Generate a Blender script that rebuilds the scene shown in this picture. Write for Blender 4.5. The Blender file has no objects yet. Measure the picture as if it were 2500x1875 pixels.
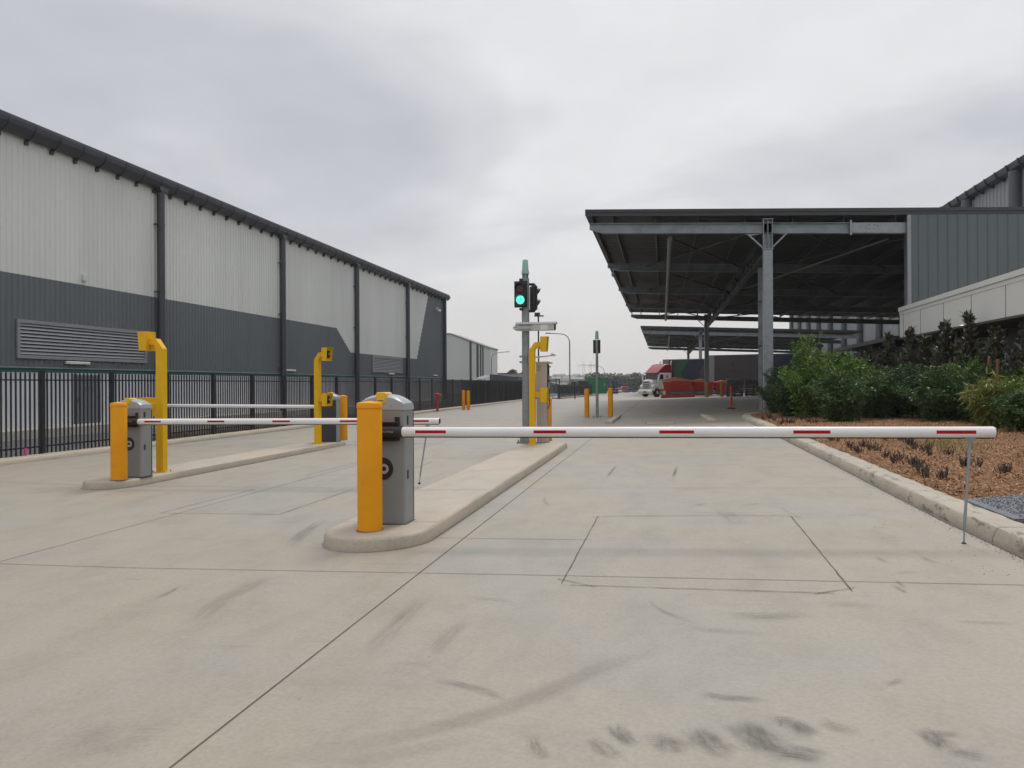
import bpy, math, random
from mathutils import Vector, Matrix, noise
R = math.radians
PI = math.pi
rnd = random.Random(7)
C = bpy.context.scene.collection
S = bpy.context.scene

# ------------------------------------------------------------------ camera
YAW = math.atan(367/1875); ROLL = R(0.3); H = 1.6
cam_d = bpy.data.cameras.new('camera'); cam = bpy.data.objects.new('camera', cam_d); C.objects.link(cam)
cam_d.sensor_width = 36; cam_d.lens = 27.0; cam_d.clip_start = 0.05; cam_d.clip_end = 6000
cam.location = (0, 0, H)
cam.rotation_mode = 'XYZ'
cam.matrix_world = Matrix.Translation((0, 0, H)) @ Matrix.Rotation(YAW, 4, 'Z') @ Matrix.Rotation(PI/2, 4, 'X') @ Matrix.Rotation(-ROLL, 4, 'Z')
S.camera = cam

# ------------------------------------------------------------------ sky and sun
SUN_EL, SUN_AZ = R(60), R(14)          # azimuth measured from +Y towards +X
w = bpy.data.worlds.new('World'); S.world = w; w.use_nodes = True
nt = w.node_tree; nt.nodes.clear()
def N(nt, t, **k):
    n = nt.nodes.new(t)
    for a, v in k.items():
        if a.startswith('i_'):
            n.inputs[int(a[2:])].default_value = v
        else: setattr(n, a, v)
    return n
def ramp(nt, stops, interp='LINEAR'):
    r = nt.nodes.new('ShaderNodeValToRGB'); cr = r.color_ramp; cr.interpolation = interp
    while len(cr.elements) < len(stops): cr.elements.new(0.5)
    for e, (p, c) in zip(cr.elements, stops):
        e.position = p; e.color = (c, c, c, 1) if not isinstance(c, tuple) else (*c, 1)
    return r
L = nt.links.new
out = N(nt, 'ShaderNodeOutputWorld'); bg = N(nt, 'ShaderNodeBackground'); bg.inputs[1].default_value = 0.105
sky = N(nt, 'ShaderNodeTexSky'); sky.sky_type = 'NISHITA'; sky.sun_disc = False
sky.sun_elevation = SUN_EL; sky.sun_rotation = SUN_AZ
tc = N(nt, 'ShaderNodeTexCoord'); sep = N(nt, 'ShaderNodeSeparateXYZ'); L(tc.outputs['Generated'], sep.inputs[0])
mz = N(nt, 'ShaderNodeMath', operation='MAXIMUM', i_1=0.0); L(sep.outputs[2], mz.inputs[0])
az = N(nt, 'ShaderNodeMath', operation='ADD', i_1=0.16); L(mz.outputs[0], az.inputs[0])
dx = N(nt, 'ShaderNodeMath', operation='DIVIDE'); L(sep.outputs[0], dx.inputs[0]); L(az.outputs[0], dx.inputs[1])
dy = N(nt, 'ShaderNodeMath', operation='DIVIDE'); L(sep.outputs[1], dy.inputs[0]); L(az.outputs[0], dy.inputs[1])
cmb = N(nt, 'ShaderNodeCombineXYZ'); L(dx.outputs[0], cmb.inputs[0]); L(dy.outputs[0], cmb.inputs[1])
def cloudnoise(scale, off, detail, rough, dist=0.0):
    mp = N(nt, 'ShaderNodeMapping'); mp.inputs[1].default_value = off; L(cmb.outputs[0], mp.inputs[0])
    n = N(nt, 'ShaderNodeTexNoise'); n.inputs['Scale'].default_value = scale; n.inputs['Detail'].default_value = detail
    n.inputs['Roughness'].default_value = rough; n.inputs['Distortion'].default_value = dist
    L(mp.outputs[0], n.inputs['Vector']); return n
n1 = cloudnoise(0.75, (11.3, -3.0, 0), 6, 0.46, 0.35); n2 = cloudnoise(2.1, (4.2, 2.2, 0), 6, 0.55)
r1 = ramp(nt, [(0.36, (4.95, 5.08, 5.5)), (0.48, (6.0, 6.08, 6.38)), (0.57, (7.1, 7.14, 7.25))]); r1.color_ramp.interpolation = 'EASE'
# ramp colours clamp at one, so keep them in 0..1 and multiply
for e in r1.color_ramp.elements: e.color = tuple(c/10 for c in e.color[:3]) + (1,)
L(n1.outputs[0], r1.inputs[0])
r2 = ramp(nt, [(0.32, 0.90), (0.66, 1.0)]); L(n2.outputs[0], r2.inputs[0])
mul = N(nt, 'ShaderNodeMixRGB', blend_type='MULTIPLY', i_0=1.0); L(r1.outputs[0], mul.inputs[1]); L(r2.outputs[0], mul.inputs[2])
rh = ramp(nt, [(0.0, (0.63, 0.61, 0.59)), (0.14, (0.65, 0.64, 0.635)), (0.34, (0.67, 0.68, 0.71))]); L(mz.outputs[0], rh.inputs[0])
fh = ramp(nt, [(0.02, 1.0), (0.24, 0.0)]); fh.color_ramp.interpolation = 'EASE'; L(mz.outputs[0], fh.inputs[0])
mxh = N(nt, 'ShaderNodeMixRGB'); L(fh.outputs[0], mxh.inputs[0]); L(mul.outputs[0], mxh.inputs[1]); L(rh.outputs[0], mxh.inputs[2])
zen = N(nt, 'ShaderNodeMapRange'); zen.inputs[1].default_value = 0.45; zen.inputs[2].default_value = 0.95
zen.inputs[3].default_value = 10.6; zen.inputs[4].default_value = 19.0; L(mz.outputs[0], zen.inputs[0])
vm = N(nt, 'ShaderNodeVectorMath', operation='SCALE'); L(mxh.outputs[0], vm.inputs[0]); L(zen.outputs[0], vm.inputs['Scale'])
mix = N(nt, 'ShaderNodeMixRGB', i_0=0.97); L(sky.outputs[0], mix.inputs[1]); L(vm.outputs[0], mix.inputs[2])
L(mix.outputs[0], bg.inputs[0]); L(bg.outputs[0], out.inputs[0])
sl = bpy.data.lights.new('sun', 'SUN'); sl.energy = 1.45; sl.angle = R(16); sl.color = (1, 0.96, 0.9)
so = bpy.data.objects.new('sun', sl); C.objects.link(so)
sd = Vector((math.sin(SUN_AZ)*math.cos(SUN_EL), math.cos(SUN_AZ)*math.cos(SUN_EL), math.sin(SUN_EL)))
so.rotation_euler = sd.to_track_quat('Z', 'Y').to_euler(); so.location = (0, 0, 60)
S.view_settings.view_transform = 'Standard'; S.view_settings.look = 'None'
S.view_settings.exposure = 0.08; S.view_settings.gamma = 1

# ------------------------------------------------------------------ survey helpers
def clamp(v, a, b): return max(a, min(b, v))
def gz(x, y=0.0):
    z = 0.03*clamp(x, -5, 9) + 0.018*clamp(x+5, -5, 0)
    if y > 150: z -= 0.0125*(min(y, 230)-150) + 0.02*max(0, min(y, 262)-230)
    return z
def ray(px, py):
    u = (px-1250)/1875; v = (937.5-py)/1875; c, s = math.cos(ROLL), math.sin(ROLL)
    u, v = u*c+v*s, -u*s+v*c
    return (u*math.cos(YAW)-math.sin(YAW), u*math.sin(YAW)+math.cos(YAW), v)
def at(px, py, dz=0.0):
    d = ray(px, py); t = 1
    for i in range(40):
        t = clamp((gz(d[0]*t, d[1]*t)+dz-H)/d[2], 0.1, 600)
    return Vector((d[0]*t, d[1]*t, gz(d[0]*t, d[1]*t)+dz))
def aty(px, py, Y):
    d = ray(px, py); t = Y/d[1]; return Vector((d[0]*t, Y, H+d[2]*t))

# ------------------------------------------------------------------ materials
def mat(name, col, rough=0.55, metal=0.0, var=0.08, vscale=3.0, bump=0.0, bscale=40.0, spec=0.5, coat=0.0, stretch=None, alpha=1.0, emis=None, wear=None):
    m = bpy.data.materials.new(name); m.use_nodes = True; nt = m.node_tree; b = nt.nodes['Principled BSDF']; l = nt.links.new
    b.inputs['Roughness'].default_value = rough; b.inputs['Metallic'].default_value = metal
    b.inputs['Specular IOR Level'].default_value = spec; b.inputs['Coat Weight'].default_value = coat
    b.inputs['Alpha'].default_value = alpha
    tc = N(nt, 'ShaderNodeTexCoord'); v = tc.outputs['Object']
    if stretch:
        mp = N(nt, 'ShaderNodeMapping'); mp.inputs[3].default_value = stretch; l(v, mp.inputs[0]); v = mp.outputs[0]
    n = N(nt, 'ShaderNodeTexNoise'); n.inputs['Scale'].default_value = vscale; n.inputs['Detail'].default_value = 6; n.inputs['Roughness'].default_value = 0.65
    l(v, n.inputs['Vector'])
    r = ramp(nt, [(0.28, tuple(c*(1-var*1.6) for c in col)), (0.5, tuple(col)), (0.75, tuple(min(1, c*(1+var)) for c in col))])
    l(n.outputs[0], r.inputs[0]); l(r.outputs[0], b.inputs['Base Color'])
    if wear:
        nw = N(nt, 'ShaderNodeTexNoise'); nw.inputs['Scale'].default_value = 7.0; nw.inputs['Detail'].default_value = 9; nw.inputs['Roughness'].default_value = 0.78; mw = N(nt, 'ShaderNodeMapping'); mw.inputs[3].default_value = (1.6, 1.6, 0.7); l(tc.outputs['Object'], mw.inputs[0]); l(mw.outputs[0], nw.inputs['Vector'])
        rw = ramp(nt, [(0.60, 0.0), (0.68, wear[1])]); l(nw.outputs[0], rw.inputs[0]); xw = N(nt, 'ShaderNodeMixRGB'); l(rw.outputs[0], xw.inputs[0]); l(r.outputs[0], xw.inputs[1]); xw.inputs[2].default_value = (*wear[0], 1); l(xw.outputs[0], b.inputs['Base Color'])
    rr = N(nt, 'ShaderNodeMapRange'); rr.inputs[3].default_value = rough*0.85; rr.inputs[4].default_value = min(1, rough*1.15)
    l(n.outputs[0], rr.inputs[0]); l(rr.outputs[0], b.inputs['Roughness'])
    if bump:
        n2 = N(nt, 'ShaderNodeTexNoise'); n2.inputs['Scale'].default_value = bscale; n2.inputs['Detail'].default_value = 4
        l(tc.outputs['Object'], n2.inputs['Vector'])
        bp = N(nt, 'ShaderNodeBump'); bp.inputs['Strength'].default_value = bump; bp.inputs['Distance'].default_value = 0.01
        l(n2.outputs[0], bp.inputs['Height']); l(bp.outputs[0], b.inputs['Normal'])
    if emis:
        b.inputs['Emission Color'].default_value = (*emis[0], 1); b.inputs['Emission Strength'].default_value = emis[1]
    return m
def concrete(name, base, alt, stain, stains=0.5, bump=0.25, scrape=0.0):
    m = bpy.data.materials.new(name); m.use_nodes = True; nt = m.node_tree; b = nt.nodes['Principled BSDF']; l = nt.links.new
    b.inputs['Specular IOR Level'].default_value = 0.5
    tc = N(nt, 'ShaderNodeTexCoord'); P = tc.outputs['Object']
    def noise_(sc, det=5, ro=0.6, stretch=None, dist=0):
        v = P
        if stretch:
            mp = N(nt, 'ShaderNodeMapping'); mp.inputs[2].default_value = (0, 0, stretch[3]) if len(stretch) > 3 else (0, 0, 0)
            mp.inputs[3].default_value = stretch[:3]; l(v, mp.inputs[0]); v = mp.outputs[0]
        n = N(nt, 'ShaderNodeTexNoise'); n.inputs['Scale'].default_value = sc; n.inputs['Detail'].default_value = det
        n.inputs['Roughness'].default_value = ro; n.inputs['Distortion'].default_value = dist; l(v, n.inputs['Vector']); return n.outputs[0]
    def mixc(fac, a, bcol, bt='MIX', f0=None):
        x = N(nt, 'ShaderNodeMixRGB', blend_type=bt)
        if fac is None: x.inputs[0].default_value = f0
        else: l(fac, x.inputs[0])
        for i, q in ((1, a), (2, bcol)):
            if isinstance(q, tuple): x.inputs[i].default_value = (*q, 1)
            else: l(q, x.inputs[i])
        return x.outputs[0]
    f1 = ramp(nt, [(0.38, 0.0), (0.62, 1.0)]); l(noise_(0.28, 5, 0.55, None, 0.6), f1.inputs[0])
    c = mixc(f1.outputs[0], base, alt)
    f2 = ramp(nt, [(0.3, 0.86), (0.52, 1.0), (0.75, 1.06)]); l(noise_(1.3, 8, 0.68, (1.5, 0.8, 1)), f2.inputs[0])
    c = mixc(None, c, f2.outputs[0], 'MULTIPLY', 1.0)
    f3 = ramp(nt, [(0.35, 0.9), (0.6, 1.04)]); l(noise_(38, 4, 0.7), f3.inputs[0])
    c = mixc(None, c, f3.outputs[0], 'MULTIPLY', 1.0)
    # trowel sweeps and tyre scuffs: stretched across the lanes
    f4 = ramp(nt, [(0.56, 0.0), (0.74, 0.42*stains)]); l(noise_(1.15, 5, 0.62, (0.9, 5.0, 1, 0.14), 0.5), f4.inputs[0])
    gate = ramp(nt, [(0.42, 0.0), (0.6, 1.0)]); l(noise_(0.5, 2, 0.5, (1.0, 1.0, 1.0, 1.0)), gate.inputs[0])
    gm = N(nt, 'ShaderNodeMath', operation='MULTIPLY'); l(f4.outputs[0], gm.inputs[0]); l(gate.outputs[0], gm.inputs[1])
    c = mixc(gm.outputs[0], c, stain)
    if scrape:
        fs = ramp(nt, [(0.555, 0.0), (0.61, scrape)]); l(noise_(2.6, 7, 0.7, (2.2, 0.7, 2.5), 0.4), fs.inputs[0]); c = mixc(fs.outputs[0], c, (0.10, 0.085, 0.07))
    # small dark specks
    vo = N(nt, 'ShaderNodeTexVoronoi'); vo.inputs['Scale'].default_value = 3.2; l(P, vo.inputs['Vector'])
    f5 = ramp(nt, [(0.02, 0.55*stains), (0.045, 0.0)]); l(vo.outputs['Distance'], f5.inputs[0]); c = mixc(f5.outputs[0], c, (0.06, 0.055, 0.05))
    l(c, b.inputs['Base Color']); b.inputs['Roughness'].default_value = 0.58
    h = noise_(55, 5, 0.7); h2 = noise_(4, 5, 0.6)
    ad = N(nt, 'ShaderNodeMath', operation='MULTIPLY_ADD', i_1=3.0); l(h2, ad.inputs[0]); l(h, ad.inputs[2])
    bp = N(nt, 'ShaderNodeBump'); bp.inputs['Strength'].default_value = bump; bp.inputs['Distance'].default_value = 0.006
    l(ad.outputs[0], bp.inputs['Height']); l(bp.outputs[0], b.inputs['Normal'])
    return m
M = dict(
    pave=concrete('pavement_concrete', (0.318, 0.279, 0.219), (0.295, 0.278, 0.243), (0.13, 0.12, 0.105), 0.6),
    kerb=concrete('kerb_concrete', (0.43, 0.365, 0.285), (0.39, 0.345, 0.28), (0.16, 0.14, 0.11), 0.7, 0.6),
    kerbworn=concrete('worn_kerb_concrete', (0.41, 0.36, 0.28), (0.36, 0.325, 0.26), (0.10, 0.085, 0.065), 0.9, 0.9, 0.75),
    joint=mat('joint_sealant', (0.115, 0.095, 0.075), 0.9, var=0.25, vscale=6),
    jointl=mat('mortar_joint', (0.12, 0.10, 0.08), 0.9, var=0.25, vscale=6),
    scuff=mat('rubber_scuff', (0.20, 0.19, 0.18), 0.9, var=0.3, vscale=14),
    asphalt=mat('asphalt', (0.085, 0.085, 0.09), 0.9, var=0.2, vscale=9, bump=0.6, bscale=90),
    gravel=mat('gravel_path', (0.17, 0.18, 0.20), 0.9, var=0.6, vscale=60, bump=1.0, bscale=70),
    soil=mat('soil', (0.13, 0.095, 0.07), 0.95, var=0.35, vscale=12, bump=1.0, bscale=30),
    mulch=mat('mulch', (0.21, 0.095, 0.038), 0.95, var=0.55, vscale=22, bump=1.0, bscale=60),
    chip=mat('wood_chip', (0.42, 0.235, 0.12), 0.9, var=0.55, vscale=9),
    amber=mat('amber_paint', (0.74, 0.30, 0.004), 0.5, spec=0.25, wear=((0.30, 0.15, 0.04), 0.5), var=0.07, vscale=2.5, bump=0.05, bscale=120),
    amberdark=mat('weathered_amber_paint', (0.42, 0.17, 0.03), 0.5, var=0.1),
    yellow=mat('yellow_paint', (0.72, 0.41, 0.004), 0.42, spec=0.3, wear=((0.35, 0.22, 0.06), 0.4), var=0.05, vscale=4, bump=0.04, bscale=150),
    yplastic=mat('yellow_plastic', (0.72, 0.46, 0.02), 0.35, var=0.06),
    cab=mat('cabinet_grey', (0.235, 0.245, 0.245), 0.42, wear=((0.16, 0.15, 0.14), 0.5), var=0.05, vscale=3, bump=0.06, bscale=220),
    cablid=mat('lid_grey', (0.33, 0.36, 0.375), 0.35, var=0.05),
    charcoal=mat('charcoal_panel', (0.035, 0.037, 0.042), 0.5, var=0.1),
    black=mat('black_plastic', (0.018, 0.018, 0.02), 0.45, var=0.15),
    rubber=mat('rubber', (0.02, 0.02, 0.02), 0.8, var=0.2),
    armw=mat('arm_white', (0.74, 0.745, 0.75), 0.3, var=0.035, vscale=2, coat=0.2),
    red=mat('reflective_red', (0.40, 0.006, 0.014), 0.6, var=0.08, spec=0.15),
    ledstrip=mat('orange_strip', (0.62, 0.16, 0.03), 0.4),
    greysil=mat('satin_grey', (0.45, 0.45, 0.45), 0.4, 0.3),
    galv=mat('galvanised_steel', (0.25, 0.275, 0.29), 0.45, 0.35, wear=((0.36, 0.37, 0.37), 0.5), var=0.14, vscale=5),
    galvd=mat('galvanised_beam', (0.20, 0.23, 0.25), 0.5, 0.3, var=0.22, vscale=1.6, stretch=(1, 1, 1)),
    stain=mat('stainless_steel', (0.42, 0.39, 0.35), 0.38, 0.55, var=0.06, vscale=3),
    wwhite=mat('cladding_pale', (0.65, 0.665, 0.64), 0.5, var=0.08, vscale=0.35, stretch=(1, 1, 0.15)),
    wdark=mat('cladding_slate', (0.118, 0.138, 0.152), 0.5, var=0.10, vscale=0.4, stretch=(1, 1, 0.2)),
    gutter=mat('gutter_charcoal', (0.05, 0.054, 0.066), 0.45, var=0.08),
    pipe=mat('downpipe_slate', (0.05, 0.058, 0.068), 0.45, var=0.08),
    louvre=mat('louvre_grey', (0.23, 0.25, 0.26), 0.45, var=0.08),
    dark=mat('dark_void', (0.012, 0.012, 0.014), 0.8),
    precast=mat('precast_panel', (0.56, 0.57, 0.59), 0.8, var=0.08, vscale=0.8),
    teal=mat('teal_trim', (0.02, 0.115, 0.105), 0.5, var=0.1),
    door=mat('door_grey', (0.15, 0.16, 0.19), 0.5),
    lampw=mat('lamp_diffuser', (0.62, 0.62, 0.55), 0.4),
    fence=mat('fence_black', (0.012, 0.014, 0.019), 0.42, var=0.15),
    cloth=mat('shade_cloth_navy', (0.014, 0.016, 0.024), 0.8, var=0.25, vscale=1.5),
    skygreen=mat('radome_green', (0.25, 0.44, 0.40), 0.45, var=0.05),
    lensoff=mat('unlit_red_lens', (0.06, 0.012, 0.012), 0.2),
    camw=mat('camera_housing', (0.46, 0.475, 0.465), 0.4, var=0.05),
    blackmetal=mat('black_metal', (0.02, 0.021, 0.024), 0.4, 0.2),
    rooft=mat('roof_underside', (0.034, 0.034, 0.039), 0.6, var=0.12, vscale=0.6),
    charfas=mat('fascia_charcoal', (0.032, 0.033, 0.04), 0.5, var=0.08),
    steel=mat('painted_steel', (0.06, 0.07, 0.08), 0.5, 0.2, var=0.14),
    cladg=mat('cladding_grey', (0.085, 0.103, 0.112), 0.5, var=0.06, vscale=0.5),
    fascia=mat('white_panel', (0.70, 0.70, 0.665), 0.5, var=0.03, vscale=0.6),
    soffit=mat('soffit', (0.13, 0.115, 0.105), 0.7),
    glass=mat('dark_glass', (0.02, 0.025, 0.028), 0.12, spec=0.6),
    wallfar=mat('far_cladding', (0.27, 0.285, 0.30), 0.6, var=0.04, vscale=0.2),
    whitebld=mat('far_white_wall', (0.50, 0.505, 0.485), 0.6, var=0.04, vscale=0.2),
    concd=mat('plinth_concrete', (0.34, 0.32, 0.28), 0.85, var=0.1),
    timber=mat('timber_stake', (0.20, 0.085, 0.045), 0.8, var=0.2, stretch=(8, 8, 1)),
    binred=mat('skip_red', (0.55, 0.055, 0.028), 0.5, var=0.12),
    binredlid=mat('skip_lid_red', (0.62, 0.18, 0.13), 0.55, var=0.1),
    bingreen=mat('skip_green', (0.012, 0.16, 0.065), 0.5, var=0.15, vscale=0.8),
    white=mat('white_paint', (0.62, 0.62, 0.62), 0.35),
    truckred=mat('truck_red', (0.26, 0.012, 0.02), 0.25, coat=0.4),
    chrome=mat('chrome', (0.60, 0.60, 0.60), 0.2, 0.9),
    tgrey=mat('curtain_grey', (0.05, 0.05, 0.056), 0.6, var=0.05),
    tlight=mat('trailer_pale', (0.20, 0.21, 0.21), 0.5),
    tgreen=mat('curtain_green', (0.02, 0.085, 0.04), 0.6),
    tnavy=mat('curtain_navy', (0.012, 0.025, 0.045), 0.6),
    conered=mat('safety_orange_red', (0.72, 0.06, 0.03), 0.5),
    wrap=mat('wrapped_pallets', (0.12, 0.13, 0.15), 0.35, var=0.25),
    blue=mat('blue_paint', (0.03, 0.07, 0.2), 0.5),
    hyd=mat('hydrant_red', (0.42, 0.015, 0.03), 0.45),
    pink=mat('pink_tape', (0.6, 0.05, 0.2), 0.6),
    rooftile=mat('far_roof', (0.16, 0.15, 0.15), 0.7),
    rooftileb=mat('far_roof_red', (0.24, 0.13, 0.10), 0.7),
    bark=mat('bark', (0.10, 0.07, 0.045), 0.9, var=0.2),
)
def leafmat(name, c1, c2, rough=0.5, trans=0.25):
    m = bpy.data.materials.new(name); m.use_nodes = True; nt = m.node_tree; b = nt.nodes['Principled BSDF']; l = nt.links.new
    g = N(nt, 'ShaderNodeNewGeometry'); r = ramp(nt, [(0.0, c1), (0.6, tuple((a+b_)/2 for a, b_ in zip(c1, c2))), (1.0, c2)])
    l(g.outputs['Random Per Island'], r.inputs[0]); l(r.outputs[0], b.inputs['Base Color']); b.inputs['Roughness'].default_value = rough
    t = N(nt, 'ShaderNodeBsdfTranslucent'); l(r.outputs[0], t.inputs[0]); mx = N(nt, 'ShaderNodeMixShader', i_0=trans)
    l(b.outputs[0], mx.inputs[1]); l(t.outputs[0], mx.inputs[2]); l(mx.outputs[0], nt.nodes['Material Output'].inputs[0])
    return m
M['leafg'] = leafmat('leaf_green', (0.03, 0.08, 0.012), (0.21, 0.36, 0.06), 0.42)  # bright end of the range is painted-in leaf highlight, for light-dark contrast
M['leafm'] = leafmat('leaf_mid_green', (0.02, 0.055, 0.014), (0.11, 0.20, 0.05), 0.42)
M['leafh'] = leafmat('leaf_fresh_green', (0.045, 0.09, 0.012), (0.22, 0.32, 0.07), 0.42)
M['leafk'] = leafmat('leaf_deep_green', (0.014, 0.04, 0.012), (0.07, 0.14, 0.04), 0.42)
M['leafy'] = leafmat('leaf_lime', (0.10, 0.13, 0.02), (0.28, 0.30, 0.06))
M['leafd'] = leafmat('leaf_dark_glossy', (0.010, 0.017, 0.010), (0.13, 0.125, 0.075), 0.28, 0.1)  # pale end of the leaf colours paints in glossy highlights
M['succ'] = leafmat('succulent_dark', (0.028, 0.022, 0.02), (0.12, 0.085, 0.07), 0.6, 0.0)
M['succr'] = leafmat('succulent_brown', (0.05, 0.022, 0.018), (0.10, 0.045, 0.03), 0.6, 0.0)
M['grass'] = leafmat('grass_blade', (0.10, 0.13, 0.03), (0.28, 0.26, 0.09), 0.6, 0.2)
M['treef'] = leafmat('far_tree_leaf', (0.018, 0.03, 0.014), (0.055, 0.075, 0.035), 0.7, 0.1)
M['treed'] = leafmat('distant_tree_leaf', (0.035, 0.045, 0.03), (0.08, 0.09, 0.06), 0.8, 0.1)
M['hill'] = mat('hillside', (0.10, 0.11, 0.075), 0.95, var=0.35, vscale=0.02)
M['terrain'] = mat('rough_ground', (0.16, 0.15, 0.11), 0.95, var=0.3, vscale=0.05)
# lit green lamp with its led cells
m = bpy.data.materials.new('lit_green_lens'); m.use_nodes = True; nt = m.node_tree; b = nt.nodes['Principled BSDF']
tc = N(nt, 'ShaderNodeTexCoord'); vo = N(nt, 'ShaderNodeTexVoronoi'); vo.inputs['Scale'].default_value = 34; nt.links.new(tc.outputs['Object'], vo.inputs['Vector'])
r = ramp(nt, [(0.15, (0.50, 1.0, 0.92)), (0.6, (0.01, 0.72, 0.53))]); nt.links.new(vo.outputs['Distance'], r.inputs[0])
nt.links.new(r.outputs[0], b.inputs['Emission Color']); b.inputs['Emission Strength'].default_value = 1.25; b.inputs['Base Color'].default_value = (0, 0.25, 0.16, 1)
M['greenlit'] = m
# chain mesh: real holes
m = bpy.data.materials.new('chain_mesh'); m.use_nodes = True; b = m.node_tree.nodes['Principled BSDF']; b.inputs['Base Color'].default_value = (0.03, 0.035, 0.035, 1); b.inputs['Alpha'].default_value = 0.5
M['mesh'] = m

# ------------------------------------------------------------------ mesh builder
class MB:
    def __init__(s): s.v = []; s.f = []
    def quad(s, *p):
        n = len(s.v); s.v += [tuple(q) for q in p]; s.f.append(tuple(range(n, n+len(p)))); return s
    def hexa(s, p):     # 8 points: bottom ring ccw, top ring ccw
        n = len(s.v); s.v += [tuple(q) for q in p]
        s.f += [tuple(n+i for i in q) for q in ((3,2,1,0),(4,5,6,7),(0,1,5,4),(1,2,6,5),(2,3,7,6),(3,0,4,7))]; return s
    def box(s, x0, x1, y0, y1, z0, z1):
        return s.hexa([(x0,y0,z0),(x1,y0,z0),(x1,y1,z0),(x0,y1,z0),(x0,y0,z1),(x1,y0,z1),(x1,y1,z1),(x0,y1,z1)])
    def prism(s, poly, axis, a, b):
        # poly: 2d points in the two other axes; axis 'x': (y,z), 'y': (x,z), 'z': (x,y)
        def P(q, t): return {'x': (t, q[0], q[1]), 'y': (q[0], t, q[1]), 'z': (q[0], q[1], t)}[axis]
        n = len(s.v); k = len(poly); s.v += [P(q, a) for q in poly] + [P(q, b) for q in poly]
        s.f.append(tuple(range(n+k-1, n-1, -1))); s.f.append(tuple(range(n+k, n+2*k)))
        for i in range(k): j = (i+1) % k; s.f.append((n+i, n+j, n+k+j, n+k+i))
        return s
    def bar(s, p0, p1, w, h, up=(0,0,1)):
        p0 = Vector(p0); p1 = Vector(p1); d = (p1-p0).normalized(); u = Vector(up)
        if abs(d.dot(u)) > 0.98: u = Vector((0,1,0))
        a = d.cross(u).normalized(); u = a.cross(d).normalized(); a = a*w/2; u = u*h/2
        r = [-a-u, a-u, a+u, -a+u]
        n = len(s.v); s.v += [tuple(p0+q) for q in r] + [tuple(p1+q) for q in r]
        s.f += [(n+3,n+2,n+1,n),(n+4,n+5,n+6,n+7)] + [(n+i, n+(i+1)%4, n+4+(i+1)%4, n+4+i) for i in range(4)]
        return s
    def ibeam(s, p0, p1, h, w, tf=0.02, tw=0.012):
        p0 = Vector(p0); p1 = Vector(p1)
        s.bar(p0, p1, tw, h-2*tf)
        z = Vector((0,0,h/2-tf/2)); d = (p1-p0).normalized()
        if abs(d.z) > 0.9: z = Vector((0, h/2-tf/2, 0))
        s.bar(p0+z, p1+z, w, tf); s.bar(p0-z, p1-z, w, tf); return s
    def tube(s, pts, r, n=10, cap=True):
        pts = [Vector(p) for p in pts]; rs = r if isinstance(r, (list, tuple)) else [r]*len(pts)
        base = len(s.v); prev = None
        for i, p in enumerate(pts):
            d = (pts[min(i+1, len(pts)-1)] - pts[max(i-1, 0)]).normalized()
            u = Vector((0,0,1)) if abs(d.z) < 0.9 else Vector((0,1,0))
            if prev is not None: u = prev
            a = d.cross(u)
            if a.length < 1e-4: a = d.cross(Vector((1,0,0)))
            a.normalize(); u = a.cross(d).normalized(); prev = u
            for k in range(n):
                t = 2*PI*k/n; s.v.append(tuple(p + (a*math.cos(t)+u*math.sin(t))*rs[i]))
        for i in range(len(pts)-1):
            for k in range(n):
                s.f.append((base+i*n+k, base+i*n+(k+1)%n, base+(i+1)*n+(k+1)%n, base+(i+1)*n+k))
        if cap:
            s.f.append(tuple(base+k for k in range(n-1, -1, -1))); e = base+(len(pts)-1)*n
            s.f.append(tuple(e+k for k in range(n)))
        return s
    def rev(s, prof, c=(0,0,0), n=24, axis='z'):
        base = len(s.v)
        for (r, h) in prof:
            for k in range(n):
                t = 2*PI*k/n; a, b = r*math.cos(t), r*math.sin(t)
                q = {'z': (a, b, h), 'y': (a, h, b), 'x': (h, a, b)}[axis]
                s.v.append((c[0]+q[0], c[1]+q[1], c[2]+q[2]))
        for i in range(len(prof)-1):
            for k in range(n): s.f.append((base+i*n+k, base+i*n+(k+1)%n, base+(i+1)*n+(k+1)%n, base+(i+1)*n+k))
        s.f.append(tuple(base+k for k in range(n-1,-1,-1))); e = base+(len(prof)-1)*n; s.f.append(tuple(e+k for k in range(n)))
        return s
    def move(s, x=0, y=0, z=0, rz=0):
        c, q = math.cos(rz), math.sin(rz); s.v = [(a*c-b*q+x, a*q+b*c+y, h+z) for a, b, h in s.v]; return s
    def build(s, name, m, parent=None, bevel=0, seg=2, smooth=True, ang=35, loc=(0,0,0)):
        me = bpy.data.meshes.new(name); me.from_pydata(s.v, [], s.f); me.update()
        me.materials.append(M[m] if isinstance(m, str) else m)
        if smooth:
            me.shade_smooth(); me.set_sharp_from_angle(angle=R(ang))
        o = bpy.data.objects.new(name, me); C.objects.link(o); o.location = loc
        if parent is not None: o.parent = parent
        if bevel:
            b = o.modifiers.new('bevel', 'BEVEL'); b.width = bevel; b.segments = seg; b.limit_method = 'ANGLE'; b.angle_limit = R(40)
        return o
def tag(o, label=None, cat=None, group=None, kind=None):
    if label: o['label'] = label
    if cat: o['category'] = cat
    if group: o['group'] = group
    if kind: o['kind'] = kind
    return o
def thing(name, label, cat, loc=(0,0,0), rz=0, group=None):
    o = bpy.data.objects.new(name, None); C.objects.link(o); o.location = loc; o.rotation_euler = (0,0,rz); o.empty_display_size = 0.2
    return tag(o, label, cat, group)
def copy_tree(o, parent=None):
    kids = [k for k in bpy.data.objects if k.parent == o]
    c = o.copy(); C.objects.link(c); c.parent = parent
    for k in kids: copy_tree(k, c)
    return c
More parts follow.
